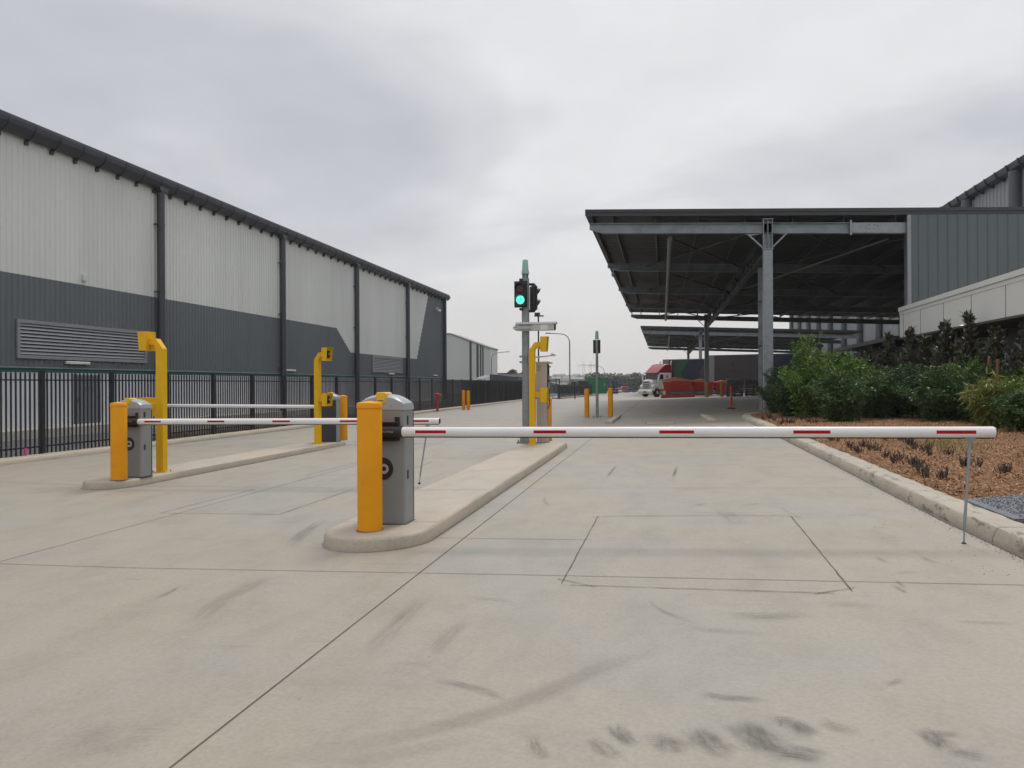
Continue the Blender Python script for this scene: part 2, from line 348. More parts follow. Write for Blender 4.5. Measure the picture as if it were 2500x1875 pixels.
def dup(o, label, loc, rz=0, sc=None):
    c = copy_tree(o); c['label'] = label; c.location = loc; c.rotation_euler = (0,0,rz)
    if sc: c.scale = sc if isinstance(sc, tuple) else (sc, sc, sc)
    return c
def text_mesh(name, txt, size, m, parent, loc, rot, depth=0.001, sx=1.0, align='CENTER'):
    cu = bpy.data.curves.new(name, 'FONT'); cu.body = txt; cu.size = size; cu.extrude = depth; cu.align_x = align; cu.align_y = 'CENTER'
    t = bpy.data.objects.new(name, cu); C.objects.link(t)
    bpy.context.view_layer.update()
    me = bpy.data.meshes.new_from_object(t.evaluated_get(bpy.context.evaluated_depsgraph_get()))
    bpy.data.objects.remove(t); me.materials.clear(); me.materials.append(M[m])
    o = bpy.data.objects.new(name, me); C.objects.link(o); o.parent = parent; o.location = loc; o.rotation_euler = rot; o.scale = (sx, 1, 1)
    return o

# ================================================================== GROUND
def gsheet(mb, xs, ys, dz):
    n0 = len(mb.v)
    for y in ys:
        for x in xs: mb.v.append((x, y, gz(x, y)+dz))
    k = len(xs)
    for j in range(len(ys)-1):
        for i in range(k-1): a = n0+j*k+i; mb.f.append((a, a+1, a+k+1, a+k))
    return mb
mb = gsheet(MB(), [-15.25,-13,-10,-5,-2,0,3,6,9,14,40], [-12,0,20,60,100,150,160,170,180,190,200,210,220,230,245,262], 0.0)
tag(mb.build('concrete_pavement', 'pave'), kind='structure')
def terr(x, y):
    d = math.hypot(x, y)
    if y < 150: return -0.45
    if y < 262: return gz(-5, y)-0.45
    return -2.4 - 9*clamp((y-262)/140, 0, 1)
mb = MB(); ys = [-300,-100,0,150,175,200,230,262,300,340,400,600,1200,1980]; xs = [-1490,-1000,-600,-250,-120,-60,-16,45,120,250,600,1190]
for y in ys:
    for x in xs: mb.v.append((x, y, terr(0, y)))
for j in range(len(ys)-1):
    for i in range(len(xs)-1): a = j*len(xs)+i; mb.f.append((a, a+1, a+len(xs)+1, a+len(xs)))
tag(mb.build('ground', 'terrain'), kind='structure')
# asphalt yard behind the fence
tag(MB().box(-60, -15.75, 5, 150, -0.5, -0.30).build('asphalt_yard', 'asphalt'), kind='structure')

# joints, saw cuts and scuffs, thin sheets on the pavement
def strip(mb, pts, wd, dz=0.004, jit=0.0, taper=False):
    P = []
    for i in range(len(pts)-1):
        a, b = Vector(pts[i]), Vector(pts[i+1]); k = max(1, int((b-a).length/(0.12 if jit else 0.8)))
        for j in range(k): P.append(a.lerp(b, j/k))
    P.append(Vector(pts[-1])); n0 = len(mb.v); m_ = len(P)
    for i, p in enumerate(P):
        d = (P[min(i+1, m_-1)]-P[max(i-1, 0)]).normalized(); nrm = Vector((-d.y, d.x))
        p = p + nrm*rnd.uniform(-jit, jit); w_ = wd/2
        if taper: w_ *= max(0.08, math.sin(PI*(i+0.3)/(m_)))*rnd.uniform(0.6, 1.2)
        elif jit: w_ *= rnd.uniform(0.6, 1.4)
        for sgn in (-1, 1):
            q = p + nrm*w_*sgn; mb.v.append((q.x, q.y, gz(q.x, q.y)+dz))
    for i in range(m_-1): a = n0+2*i; mb.f.append((a, a+1, a+3, a+2))
mb = MB()
strip(mb, [(-2.11, -3), (-2.11, 6.5)], 0.009); strip(mb, [(-2.11, 6.5), (-2.11, 24.8), (-2.1, 40)], 0.010)
strip(mb, [(-8.2, 6.9), (-6.5, 6.57), (-1.3, 6.47), (2.64, 6.35), (3.0, 6.34)], 0.008)
strip(mb, [(-2.46, 8.05), (-0.72, 7.97)], 0.008)
strip(mb, [(-2.1, 12.05), (2.95, 11.75)], 0.008); strip(mb, [(-2.1, 17.2), (3.1, 17.0)], 0.009)
strip(mb, [(-2.3, 24.8), (3.2, 24.6)], 0.012); strip(mb, [(-2.3, 30.6), (3.2, 30.4)], 0.012)
strip(mb, [(-15, 39.6), (-4, 39.6), (12, 39.4)], 0.035); strip(mb, [(-15, 50.5), (20, 50.2)], 0.03)
strip(mb, [(-2.1, 39.6), (-1.9, 75)], 0.03); strip(mb, [(-15, 62), (20, 62)], 0.035); strip(mb, [(-15, 75), (20, 75)], 0.04)
strip(mb, [(-6.6, 4), (-6.75, 38)], 0.009); strip(mb, [(-12.8, 15), (-12.9, 45)], 0.01)
for y in (12.0, 17.2, 24, 30.6): strip(mb, [(-15, y+0.7), (-3.8, y+0.2)], 0.01)
tag(mb.build('pavement_joints', 'joint', smooth=False), kind='structure')
mb = MB(); j = 0.0035
for pts in ([(-0.78, 9.40), (-0.81, 6.2)], [(1.46, 9.38), (1.38, 6.1)], [(-0.6, 9.42), (1.3, 9.42)], [(-0.6, 9.42), (-0.85, 9.3)], [(1.25, 9.43), (1.55, 9.32)],
            [(-0.86, 6.34), (-0.52, 6.10)], [(-0.74, 6.15), (1.24, 6.03)], [(1.1, 6.0), (1.42, 6.2)]):
    strip(mb, pts, 0.008, 0.006, j)
for ox, oy in ((-6.1, 2.7), (-6.1, 7.2)):
    for pts in ([(-0.78, 9.4), (-0.81, 6.9)], [(1.0, 9.4), (1.0, 6.9)], [(-0.7, 9.42), (1.1, 9.42)], [(-0.8, 6.9), (1.0, 6.9)]):
        strip(mb, [(a+ox, b_+oy) for a, b_ in pts], 0.010, 0.006, j)
tag(mb.build('saw_cuts', 'joint', smooth=False), kind='structure')
# scuffs: soft-edged rubber marks with broken cover
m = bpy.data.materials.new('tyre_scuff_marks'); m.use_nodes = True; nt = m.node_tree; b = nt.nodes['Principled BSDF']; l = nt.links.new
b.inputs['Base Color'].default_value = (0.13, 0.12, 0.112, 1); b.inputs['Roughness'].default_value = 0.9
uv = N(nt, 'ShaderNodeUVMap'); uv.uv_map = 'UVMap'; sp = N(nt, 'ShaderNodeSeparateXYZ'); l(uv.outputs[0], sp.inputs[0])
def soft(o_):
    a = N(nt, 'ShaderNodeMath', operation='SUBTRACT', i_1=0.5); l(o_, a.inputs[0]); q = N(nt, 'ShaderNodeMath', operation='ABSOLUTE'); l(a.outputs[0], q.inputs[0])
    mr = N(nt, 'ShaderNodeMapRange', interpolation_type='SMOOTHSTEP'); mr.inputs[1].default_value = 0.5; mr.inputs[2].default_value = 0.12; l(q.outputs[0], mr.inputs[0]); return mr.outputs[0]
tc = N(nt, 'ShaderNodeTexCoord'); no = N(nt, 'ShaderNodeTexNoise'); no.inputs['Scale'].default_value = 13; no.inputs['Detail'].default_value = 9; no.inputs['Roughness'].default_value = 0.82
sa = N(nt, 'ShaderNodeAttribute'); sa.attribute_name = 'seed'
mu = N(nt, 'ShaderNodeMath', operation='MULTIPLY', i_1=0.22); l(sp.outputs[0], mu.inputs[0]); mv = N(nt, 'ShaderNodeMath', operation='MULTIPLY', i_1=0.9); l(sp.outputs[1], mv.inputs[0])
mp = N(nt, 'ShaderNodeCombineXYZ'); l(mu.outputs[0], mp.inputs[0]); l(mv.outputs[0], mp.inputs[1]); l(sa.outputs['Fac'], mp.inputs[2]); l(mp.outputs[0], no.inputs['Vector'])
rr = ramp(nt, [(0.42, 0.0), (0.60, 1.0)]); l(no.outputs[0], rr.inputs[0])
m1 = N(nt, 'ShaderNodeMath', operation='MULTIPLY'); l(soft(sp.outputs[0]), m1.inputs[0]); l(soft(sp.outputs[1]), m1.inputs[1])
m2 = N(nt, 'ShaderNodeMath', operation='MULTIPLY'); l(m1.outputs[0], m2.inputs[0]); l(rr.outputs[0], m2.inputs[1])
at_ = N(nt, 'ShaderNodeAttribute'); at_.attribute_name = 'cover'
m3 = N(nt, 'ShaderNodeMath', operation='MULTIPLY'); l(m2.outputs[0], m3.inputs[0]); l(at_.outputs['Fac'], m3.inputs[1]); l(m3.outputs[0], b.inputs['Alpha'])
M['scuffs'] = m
class Scuff:
    def __init__(s): s.v = []; s.f = []; s.uv = []; s.cov = []; s.sd = []; s.n = 0
    def add(s, pts, wd, cover, dz):
        P = [Vector(p) for p in pts]; n0 = len(s.v); k = len(P); s.n += 1; s.sd += [s.n*1.37]*(2*k)
        for i, p in enumerate(P):
            d = (P[min(i+1, k-1)]-P[max(i-1, 0)]).normalized(); n_ = Vector((-d.y, d.x))
            for sg in (0, 1):
                q = p + n_*wd*(sg-0.5); s.v.append((q.x, q.y, gz(q.x, q.y)+dz)); s.uv.append((i/(k-1), sg)); s.cov.append(cover)
        for i in range(k-1): a = n0+2*i; s.f.append((a, a+1, a+3, a+2))
    def build(s, name):
        me = bpy.data.meshes.new(name); me.from_pydata(s.v, [], s.f); u = me.uv_layers.new(name='UVMap')
        for lp in me.loops: u.data[lp.index].uv = s.uv[lp.vertex_index]
        a = me.attributes.new('cover', 'FLOAT', 'POINT')
        for i, c_ in enumerate(s.cov): a.data[i].value = c_
        a = me.attributes.new('seed', 'FLOAT', 'POINT'); n_i = 0
        for i, v_ in enumerate(s.v): a.data[i].value = round(v_[2]*0+s.sd[i], 2)
        me.materials.append(M['scuffs']); o = bpy.data.objects.new(name, me); C.objects.link(o); return o
sc = Scuff()
def arc(p, q, bulge, n=14):
    p, q = Vector(p), Vector(q); d = q-p; nn = Vector((-d.y, d.x)); return [tuple(p+d*t+nn*bulge*4*t*(1-t)) for t in [i/(n-1) for i in range(n)]]
# coordinates of the marks are surveyed points on the pavement
def g2(px, py): p = at(px, py); return (p.x, p.y)
def curve3(a, b_, c_, n=18):
    a, b_, c_ = Vector(a), Vector(b_), Vector(c_); return [tuple(a*(1-t)**2 + b_*2*t*(1-t) + c_*t*t) for t in [i/(n-1) for i in range(n)]]
k_ = [0]
def mark(a, b_, c_, wd, cov): k_[0] += 1; sc.add(curve3(g2(*a), g2(*b_), g2(*c_)), wd, cov*0.78, 0.0072+0.00012*k_[0])
tr = Scuff(); tr.add(curve3(g2(560, 1868), g2(1130, 1800), g2(1400, 1660), 24) + curve3(g2(1400, 1660), g2(1500, 1610), g2(1700, 1570), 16)[1:], 0.20, 0.13, 0.0068)
tr.add(curve3(g2(700, 1874), g2(1000, 1850), g2(1200, 1790), 20), 0.16, 0.08, 0.0066)
mark((1050, 1660), (1150, 1672), (1260, 1718), 0.10, 0.6)
for a, b_, c_, wd, cov in [((1690, 1690), (1790, 1712), (1880, 1708), 0.10, 0.7), ((1300, 1790), (1300, 1835), (1345, 1862), 0.10, 0.6),
    ((1495, 1765), (1510, 1800), (1560, 1825), 0.13, 0.9), ((1560, 1815), (1640, 1800), (1680, 1850), 0.22, 0.7), ((1430, 1800), (1480, 1830), (1510, 1860), 0.13, 0.6),
    ((1690, 1770), (1720, 1820), (1810, 1850), 0.20, 0.85), ((1790, 1760), (1850, 1790), (1900, 1850), 0.26, 0.9), ((1850, 1840), (1930, 1830), (2030, 1855), 0.20, 1.0),
    ((1930, 1760), (1970, 1780), (1990, 1800), 0.12, 0.8), ((1990, 1762), (2040, 1770), (2100, 1800), 0.13, 0.5), ((1860, 1770), (1940, 1740), (1960, 1820), 0.15, 0.6),
    ((2270, 1790), (2310, 1795), (2350, 1795), 0.05, 1.0), ((2240, 1780), (2290, 1800), (2310, 1840), 0.14, 0.9), ((2310, 1830), (2350, 1845), (2420, 1850), 0.12, 0.6),
    ((2150, 1675), (2190, 1670), (2205, 1655), 0.06, 0.6), ((2310, 1518), (2420, 1522), (2495, 1525), 0.05, 0.7), ((2170, 1428), (2200, 1440), (2220, 1452), 0.04, 1.0),
    ((2180, 1416), (2200, 1425), (2210, 1440), 0.04, 1.0), ((1740, 1500), (1880, 1512), (1990, 1498), 0.22, 0.5), ((1580, 1460), (1600, 1500), (1720, 1525), 0.04, 0.6),
    ((1640, 1525), (1760, 1550), (1900, 1545), 0.12, 0.3), ((370, 1465), (410, 1455), (440, 1430), 0.05, 1.0), ((1690, 1237), (1710, 1232), (1735, 1230), 0.06, 0.9),
    ((1805, 1235), (1840, 1232), (1870, 1228), 0.04, 0.9), ((1480, 1170), (1492, 1150), (1508, 1135), 0.07, 1.1), ((1640, 1170), (1650, 1155), (1652, 1135), 0.07, 1.1),
    ((1745, 1136), (1780, 1132), (1815, 1138), 0.05, 0.8), ((1895, 1160), (1930, 1168), (1970, 1168), 0.05, 0.7), ((2135, 1360), (2155, 1368), (2170, 1378), 0.04, 0.9),
    ((2240, 1358), (2265, 1368), (2292, 1378), 0.04, 0.9), ((2180, 1405), (2210, 1395), (2250, 1400), 0.04, 0.8), ((1130, 1460), (1190, 1462), (1260, 1472), 0.05, 0.6),
    ((440, 1550), (540, 1450), (690, 1400), 0.25, 0.4), ((880, 1610), (960, 1540), (1060, 1440), 0.22, 0.3), ((1040, 1610), (1080, 1560), (1160, 1500), 0.2, 0.3),
    ((300, 1416), (330, 1416), (350, 1419), 0.02, 1.0), ((100, 1850), (300, 1790), (420, 1800), 0.5, 0.25), ((700, 1350), (740, 1290), (800, 1270), 0.2, 0.6),
    ((1750, 1240), (1790, 1260), (1800, 1290), 0.3, 0.25), ((2080, 1240), (2130, 1245), (2170, 1250), 0.05, 0.5), ((2000, 1480), (2080, 1470), (2150, 1490), 0.2, 0.3)]:
    mark(a, b_, c_, wd, cov)
for i in range(40):
    x = rnd.uniform(-13, 3) if i % 2 else rnd.uniform(-2, 3); y = rnd.uniform(9, 40); a = rnd.uniform(-0.3, 0.3) if rnd.random() < 0.7 else rnd.uniform(1.2, 1.9); ln = rnd.uniform(0.3, 1.6)
    if -3.9 < x < -2.2 and y < 21: continue
    if -11.5 < x < -9 and 11 < y < 23: continue
    k_[0] += 1; sc.add(arc((x, y), (x+ln*math.cos(a), y+ln*math.sin(a)), rnd.uniform(-0.1, 0.1)), rnd.uniform(0.02, 0.09), rnd.uniform(0.25, 0.6), 0.0072+0.00012*k_[0])
for i in range(130):   # dusty tyre sweeps across the far apron
    x = rnd.uniform(-14.5, 4); y = rnd.uniform(22, 80); ln = rnd.uniform(1.5, 7); k_[0] += 1
    sc.add(arc((x, y), (x+ln, y+rnd.uniform(-0.6, 0.6)), rnd.uniform(-0.05, 0.05)), rnd.uniform(0.08, 0.45), rnd.uniform(0.3, 0.75), 0.0072+0.00012*k_[0])
tag(sc.build('tyre_marks'), kind='structure')
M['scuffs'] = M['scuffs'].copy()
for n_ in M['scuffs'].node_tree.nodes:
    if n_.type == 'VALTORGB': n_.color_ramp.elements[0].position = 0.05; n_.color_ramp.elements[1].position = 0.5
tag(tr.build('tyre_track'), kind='structure')

# ------------------------------------------------------------------ kerbed islands
def rounded(x0, x1, y0, y1, r0, n=14, sq=True):
    """outline: half-round near end, straight sides, square far end"""
    pts = []; cx = (x0+x1)/2; rx = (x1-x0)/2
    for i in range(n+1):
        t = PI + PI*i/n; pts.append((cx+rx*math.cos(t)*1.0, y0+r0+r0*math.sin(t)))
    pts += [(x1, y1-0.05), (x1-0.05, y1), (x0+0.05, y1), (x0, y1-0.05)]
    return pts
def dense(pts, step=0.25):
    o = []
    for i in range(len(pts)):
        a, b_ = Vector(pts[i]), Vector(pts[(i+1) % len(pts)]); k = max(1, int((b_-a).length/step))
        for j in range(k): o.append(a.lerp(b_, j/k))
    return o
def slab(pts, h, top_in=0.012, face_in=0.03, step=0.3):
    mb = MB(); pts = dense(pts, step); n = len(pts); cx = sum(p.x for p in pts)/n
    def off(p, i, d):
        a, b_ = pts[i-1], pts[(i+1) % n]; t = (b_-a).normalized(); return p + Vector((-t.y, t.x))*d
    rings = []
    for (ins, z) in ((0, -0.05), (0, 0.0), (face_in*0.4, h*0.75), (face_in*0.7, h-0.018), (face_in+0.010, h-0.003), (face_in+0.03, h)):
        base = len(mb.v); rings.append(base)
        for i, p in enumerate(pts):
            q = off(p, i, ins+ (rnd.uniform(-0.003, 0.003) if 0 < z else 0)); mb.v.append((q.x, q.y, gz(q.x, q.y)+z + (rnd.uniform(-0.002, 0.002) if z > 0 else 0)))
    for a, b_ in zip(rings, rings[1:]):
        for i in range(n): j_ = (i+1) % n; mb.f.append((a+i, a+j_, b_+j_, b_+i))
    mb.f.append(tuple(rings[-1]+i for i in range(n)))
    return mb
KH = 0.14
def island_cuts(mb, x0, x1, ys, h):
    for y in ys:
        mb.box(x0+0.04, x1-0.035, y-0.005, y+0.005, h-0.002, h+0.003)
        mb.box(x1-0.028, x1+0.003, y-0.006, y+0.006, -h*0+0.0, h-0.012)
isl = slab(rounded(-3.62, -2.44, 7.30, 20.0, 0.62), KH)
i1 = thing('traffic_island', 'long pale concrete island holding the nearest boom barrier and the traffic light', 'island', (-3.0, 13.6, 0))
isl.move(3.0, -13.6).build('slab', 'kerb', i1, ang=28)
def island_joint(parent, cx, cy, xa, xb, y, side_only=False):
    mb = MB()
    if not side_only: strip(mb, [(xa+0.05, y), (xb-0.035, y)], 0.010, KH+0.0015)
    g = gz(xb); mb.quad((xb+0.002, y-0.005, g), (xb+0.002, y+0.005, g), (xb-0.017, y+0.005, g+KH-0.03), (xb-0.017, y-0.005, g+KH-0.03))
    mb.quad((xb-0.017, y-0.005, g+KH-0.03), (xb-0.017, y+0.005, g+KH-0.03), (xb-0.055, y+0.005, g+KH+0.001), (xb-0.055, y-0.005, g+KH+0.001))
    mb.move(-cx, -cy).build('joint', 'jointl', parent, smooth=False)
for y in (8.25, 10.9, 13.4, 16.1, 18.4): island_joint(i1, -3.0, 13.6, -3.62, -2.44, y, y in (16.1, 18.4))
i2 = thing('traffic_island', 'left concrete island with grey barrier cabinets and yellow intercom posts', 'island', (-9.9, 16.8, 0))
x2a, x2b = -10.40, -9.42
slab(rounded(x2a, x2b, 11.95, 21.9, 0.45), KH).move(9.9, -16.8).build('slab', 'kerb', i2, ang=28)
for y in (12.55, 13.3, 15.2, 16.9, 19.0, 20.9): island_joint(i2, -9.9, 16.8, x2a, x2b, y, True)
ISZ = lambda x: gz(x)+KH
# dirt lines gathered where kerbs meet the slab
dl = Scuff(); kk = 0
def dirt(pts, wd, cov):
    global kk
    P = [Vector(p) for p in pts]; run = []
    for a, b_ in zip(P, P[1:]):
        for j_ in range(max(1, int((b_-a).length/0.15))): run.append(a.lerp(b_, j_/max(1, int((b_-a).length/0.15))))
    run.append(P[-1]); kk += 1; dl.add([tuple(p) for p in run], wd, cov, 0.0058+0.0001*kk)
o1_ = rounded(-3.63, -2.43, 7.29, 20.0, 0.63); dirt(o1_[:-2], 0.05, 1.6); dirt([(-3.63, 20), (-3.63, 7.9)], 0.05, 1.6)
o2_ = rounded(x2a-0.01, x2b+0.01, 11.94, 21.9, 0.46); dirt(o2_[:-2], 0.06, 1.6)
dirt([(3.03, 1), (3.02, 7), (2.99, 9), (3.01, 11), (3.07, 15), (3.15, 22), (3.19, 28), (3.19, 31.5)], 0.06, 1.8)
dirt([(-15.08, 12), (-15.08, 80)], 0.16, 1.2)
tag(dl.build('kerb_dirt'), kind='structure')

# kerb stubs beyond the gate
for k, (pts, lab) in enumerate(((((-2.34, 31.9), (-2.02, 31.9), (-2.0, 38.2), (-2.3, 38.2)), 'short pale kerb length on the left lane edge past the gate'),
                             (((1.80, 30.9), (2.10, 30.9), (2.02, 36.6), (1.72, 36.6)), 'short pale kerb length on the right lane edge near the mulch bed'))):
    cx = sum(p[0] for p in pts)/4; cy = sum(p[1] for p in pts)/4
    o = slab(list(pts), 0.11, step=0.6).move(-cx, -cy).build('kerb_stub', 'kerb', loc=(cx, cy, 0)); tag(o, lab, 'kerb', 'kerb lengths between the exit lanes')
mb = MB(); gsheet(mb, [-0.65, 0.45], [30.6, 31.9], 0.012); o = mb.build('pit_cover', 'kerb')
tag(o, 'square concrete service pit lid flush in the exit lane', 'pit lid')
mb = MB(); strip(mb, [(-0.65,30.6),(0.45,30.6),(0.45,31.9),(-0.65,31.9),(-0.65,30.6)], 0.03, 0.018); strip(mb, [(-0.3,31.2),(0.1,31.2)], 0.06, 0.018); mb.build('frame', 'joint', o)
mb = MB(); strip(mb, [(-0.3, 41.0), (0.35, 41.05)], 0.5, 0.02, 0.03); tag(mb.build('paint_marking', 'amber', smooth=False), kind='structure')

# ------------------------------------------------------------------ kerbs
def kerb_run(path, wd, h, side, name, parent=None, mtl='kerb'):
    """path is the road-side toe line; side=+1 body lies to the left of travel"""
    mb = MB(); P = []
    for i in range(len(path)-1):
        a, b_ = Vector(path[i]), Vector(path[i+1]); k = max(1, int((b_-a).length/0.12))
        for j_ in range(k): P.append(a.lerp(b_, j_/k))
    P.append(Vector(path[-1])); n = len(P); prof = [(0, -0.04), (0, 0.0), (0.012, h*0.4), (0.04, h*0.86), (0.055, h*0.96), (0.08, h), (wd-0.02, h+0.006), (wd, h-0.01), (wd, -0.04)]
    for i, p in enumerate(P):
        d = (P[min(i+1, n-1)]-P[max(i-1, 0)]).normalized(); nn = Vector((-d.y, d.x))*side
        for (o_, z) in prof:
            jj = (rnd.uniform(-0.006, 0.006)+0.010*noise.noise(Vector((p.x*3, p.y*3, o_*20)))) if 0 < z else 0
            q = p+nn*(o_+jj); mb.v.append((q.x, q.y, gz(p.x, p.y)+z+jj*0.5))
    k = len(prof)
    for i in range(n-1):
        for j_ in range(k-1): a = i*k+j_; mb.f.append((a, a+1, a+k+1, a+k) if side < 0 else (a+k, a+k+1, a+1, a))
    mb.f.append(tuple(range(k))); mb.f.append(tuple((n-1)*k+q for q in reversed(range(k))))
    return mb.build(name, mtl, parent, ang=32)
rk = [(3.04, -8), (3.03, 7), (3.0, 9), (3.02, 11), (3.08, 15), (3.16, 22), (3.2, 28), (3.2, 31.5), (3.26, 33.6), (3.5, 35.0), (3.95, 35.9), (4.7, 36.4), (6, 36.6), (12, 36.7)]
k1 = tag(kerb_run(rk, 0.36, 0.15, -1, 'kerb', None, 'kerbworn'), 'cream concrete kerb with black scrapes beside the mulch garden bed', 'kerb')
def toe(y):
    for (a, b_), (c_, d_) in zip(rk, rk[1:]):
        if b_ <= y <= d_: return a+(c_-a)*(y-b_)/(d_-b_)
for y in (7.9, 10.4, 13.0, 15.6, 18.2, 20.8, 23.4):
    mb = MB(); x_ = toe(y); h = 0.15; Q = [(-0.004, 0.0), (0.006, h*0.4), (0.034, h*0.87), (0.05, h*0.975), (0.078, h+0.005), (0.33, h+0.012)]
    for (a, za), (b_, zb_) in zip(Q, Q[1:]): mb.quad((x_+a, y-0.004, gz(x_)+za), (x_+a, y+0.004, gz(x_)+za), (x_+b_, y+0.004, gz(x_)+zb_), (x_+b_, y-0.004, gz(x_)+zb_))
    mb.build('joint', 'jointl', k1, smooth=False)
lk = [(-15.1, 5), (-15.1, 15), (-15.12, 40), (-15.15, 70), (-15.1, 90)]
tag(kerb_run(lk, 0.4, 0.13, 1, 'kerb'), 'grey concrete kerb along the foot of the black palisade fence', 'kerb')
tag(kerb_run([(-12.2, 92), (-10.3, 118)], 0.35, 0.2, -1, 'kerb'), 'short pale kerb running back from the far gate', 'kerb')

# ------------------------------------------------------------------ garden bed
mb = MB(); ny = 150; nx = 26; yy = [-8+ (36.4+8)*j_/ny for j_ in range(ny+1)]
def pw(y): return 0.075*clamp((y-7.9)/0.35, 0, 1)*clamp((10.35-y)/0.35, 0, 1)
def bedz(x, y): return gz(min(x, 9))+0.135+0.05*min(1, max(0, x-kx(y))/0.6)+0.05*noise.noise(Vector((x*0.9, y*0.9, 0)))-pw(y)
def kx(y):
    for (a, b_), (c_, d_) in zip(rk, rk[1:]):
        if b_ <= y <= d_: return a+(c_-a)*(y-b_)/(d_-b_)+0.34
    return 3.5
for y in yy:
    x0 = kx(y)
    for i in range(nx+1):
        x = x0+(13.6-x0)*(i/nx)**1.3; mb.v.append((x, y, bedz(x, y)))
for j_ in range(ny):
    for i in range(nx): a = j_*(nx+1)+i; mb.f.append((a, a+1, a+nx+2, a+nx+1))
tag(mb.build('mulch_bed', 'mulch', ang=80), kind='structure')

mb = MB()
for i in range(62000):
    y = 7+ (rnd.random()**1.7)*27; x = kx(y)+0.02+(rnd.random()**1.1)*min(7.5, 2.5+y*0.3)
    if 8.3 < y < 9.75 and x > 3.3: continue
    l_ = rnd.uniform(0.025, 0.075); w_ = rnd.uniform(0.004, 0.0095); a = rnd.uniform(0, PI); t = rnd.uniform(-0.6, 0.6); z = bedz(x, y)+rnd.uniform(0.003, 0.022)
    c_, s_ = math.cos(a), math.sin(a); mb.quad(*[(x+u*l_*c_-v_*w_*s_, y+u*l_*s_+v_*w_*c_, z+u*l_*t) for u, v_ in ((-.5,-1),(.5,-1),(.5,1),(-.5,1))])
tag(mb.build('mulch_chips', leafmat('bark_chips', (0.085, 0.034, 0.012), (0.47, 0.26, 0.115), 0.85, 0), smooth=False), 'loose orange brown bark chips over the garden bed', 'mulch', kind='stuff')
mb = MB(); pts = [(3.36, 8.3), (9, 8.5), (13, 8.7), (13, 10.1), (6, 9.95), (4.1, 9.92), (3.36, 9.6)]
n_ = len(pts)
mb.v += [(x, y, gz(min(x, 9))+0.158) for x, y in pts]+[(x, y, gz(min(x, 9))+0.05) for x, y in pts]; mb.f.append(tuple(range(n_))); mb.f += [(i, i+n_, (i+1) % n_+n_, (i+1) % n_) for i in range(n_)]
tag(mb.build('gravel_path', 'gravel', smooth=False), kind='structure')
mb = MB()
for i in range(5000):
    x = rnd.uniform(3.45, 6.5); y = rnd.uniform(8.35, 9.85)
    if y > 9.6+ (x-3.4)*0.4: continue
    r_ = rnd.uniform(0.005, 0.012); z = gz(x)+0.158; a = rnd.uniform(0, 6)
    mb.hexa([(x+r_*math.cos(a+k*PI/2), y+r_*math.sin(a+k*PI/2), z) for k in range(4)]+[(x+.5*r_*math.cos(a+k*PI/2), y+.5*r_*math.sin(a+k*PI/2), z+r_) for k in range(4)])
tag(mb.build('loose_gravel', leafmat('gravel_stone', (0.06, 0.065, 0.075), (0.3, 0.31, 0.34), 0.8, 0), smooth=False), 'blue grey gravel spread across the small path', 'gravel', kind='stuff')
mb = MB()   # grit at the kerb toe
for i in range(700):
    y = 6.5+rnd.random()**1.5*9; x = 3.0-abs(rnd.gauss(0, 0.05 if rnd.random() < .85 else 0.4)); r_ = rnd.uniform(0.0015, 0.0045); z = gz(x)
    mb.hexa([(x+r_*u, y+r_*v_, z) for u, v_ in ((-1,-1),(1,-1),(1,1),(-1,1))]+[(x+r_*.5*u, y+r_*.5*v_, z+r_) for u, v_ in ((-1,-1),(1,-1),(1,1),(-1,1))])
tag(mb.build('grit', 'soil', smooth=False), 'dark grit gathered along the kerb toe', 'grit', kind='stuff')
# soil heap by the fence
mb = MB(); nxs, nys = 14, 120
for j_ in range(nys+1):
    y = 20.0+24*j_/nys
    for i in range(nxs+1):
        x = -16.6+1.12*i/nxs; e = math.sin(PI*i/nxs)**0.6; f_ = min(1, (y-20)/1.5)*min(1, (44-y)/3)
        z = -0.13+e*f_*(0.18+0.22*noise.noise(Vector((x*2.2, y*0.9, 3)))+0.09*noise.noise(Vector((x*8, y*6, 1)))); mb.v.append((x, y, z))
for j_ in range(nys):
    for i in range(nxs): a = j_*(nxs+1)+i; mb.f.append((a, a+1, a+nxs+2, a+nxs+1))
tag(mb.build('soil_heap', 'soil', ang=70), 'long low heap of loose brown soil under the palisade fence', 'soil', kind='stuff')
tag(MB().box(-15.78, -15.5, 5, 90, -0.4, -0.14).build('verge', 'soil'), kind='structure')
#PART2

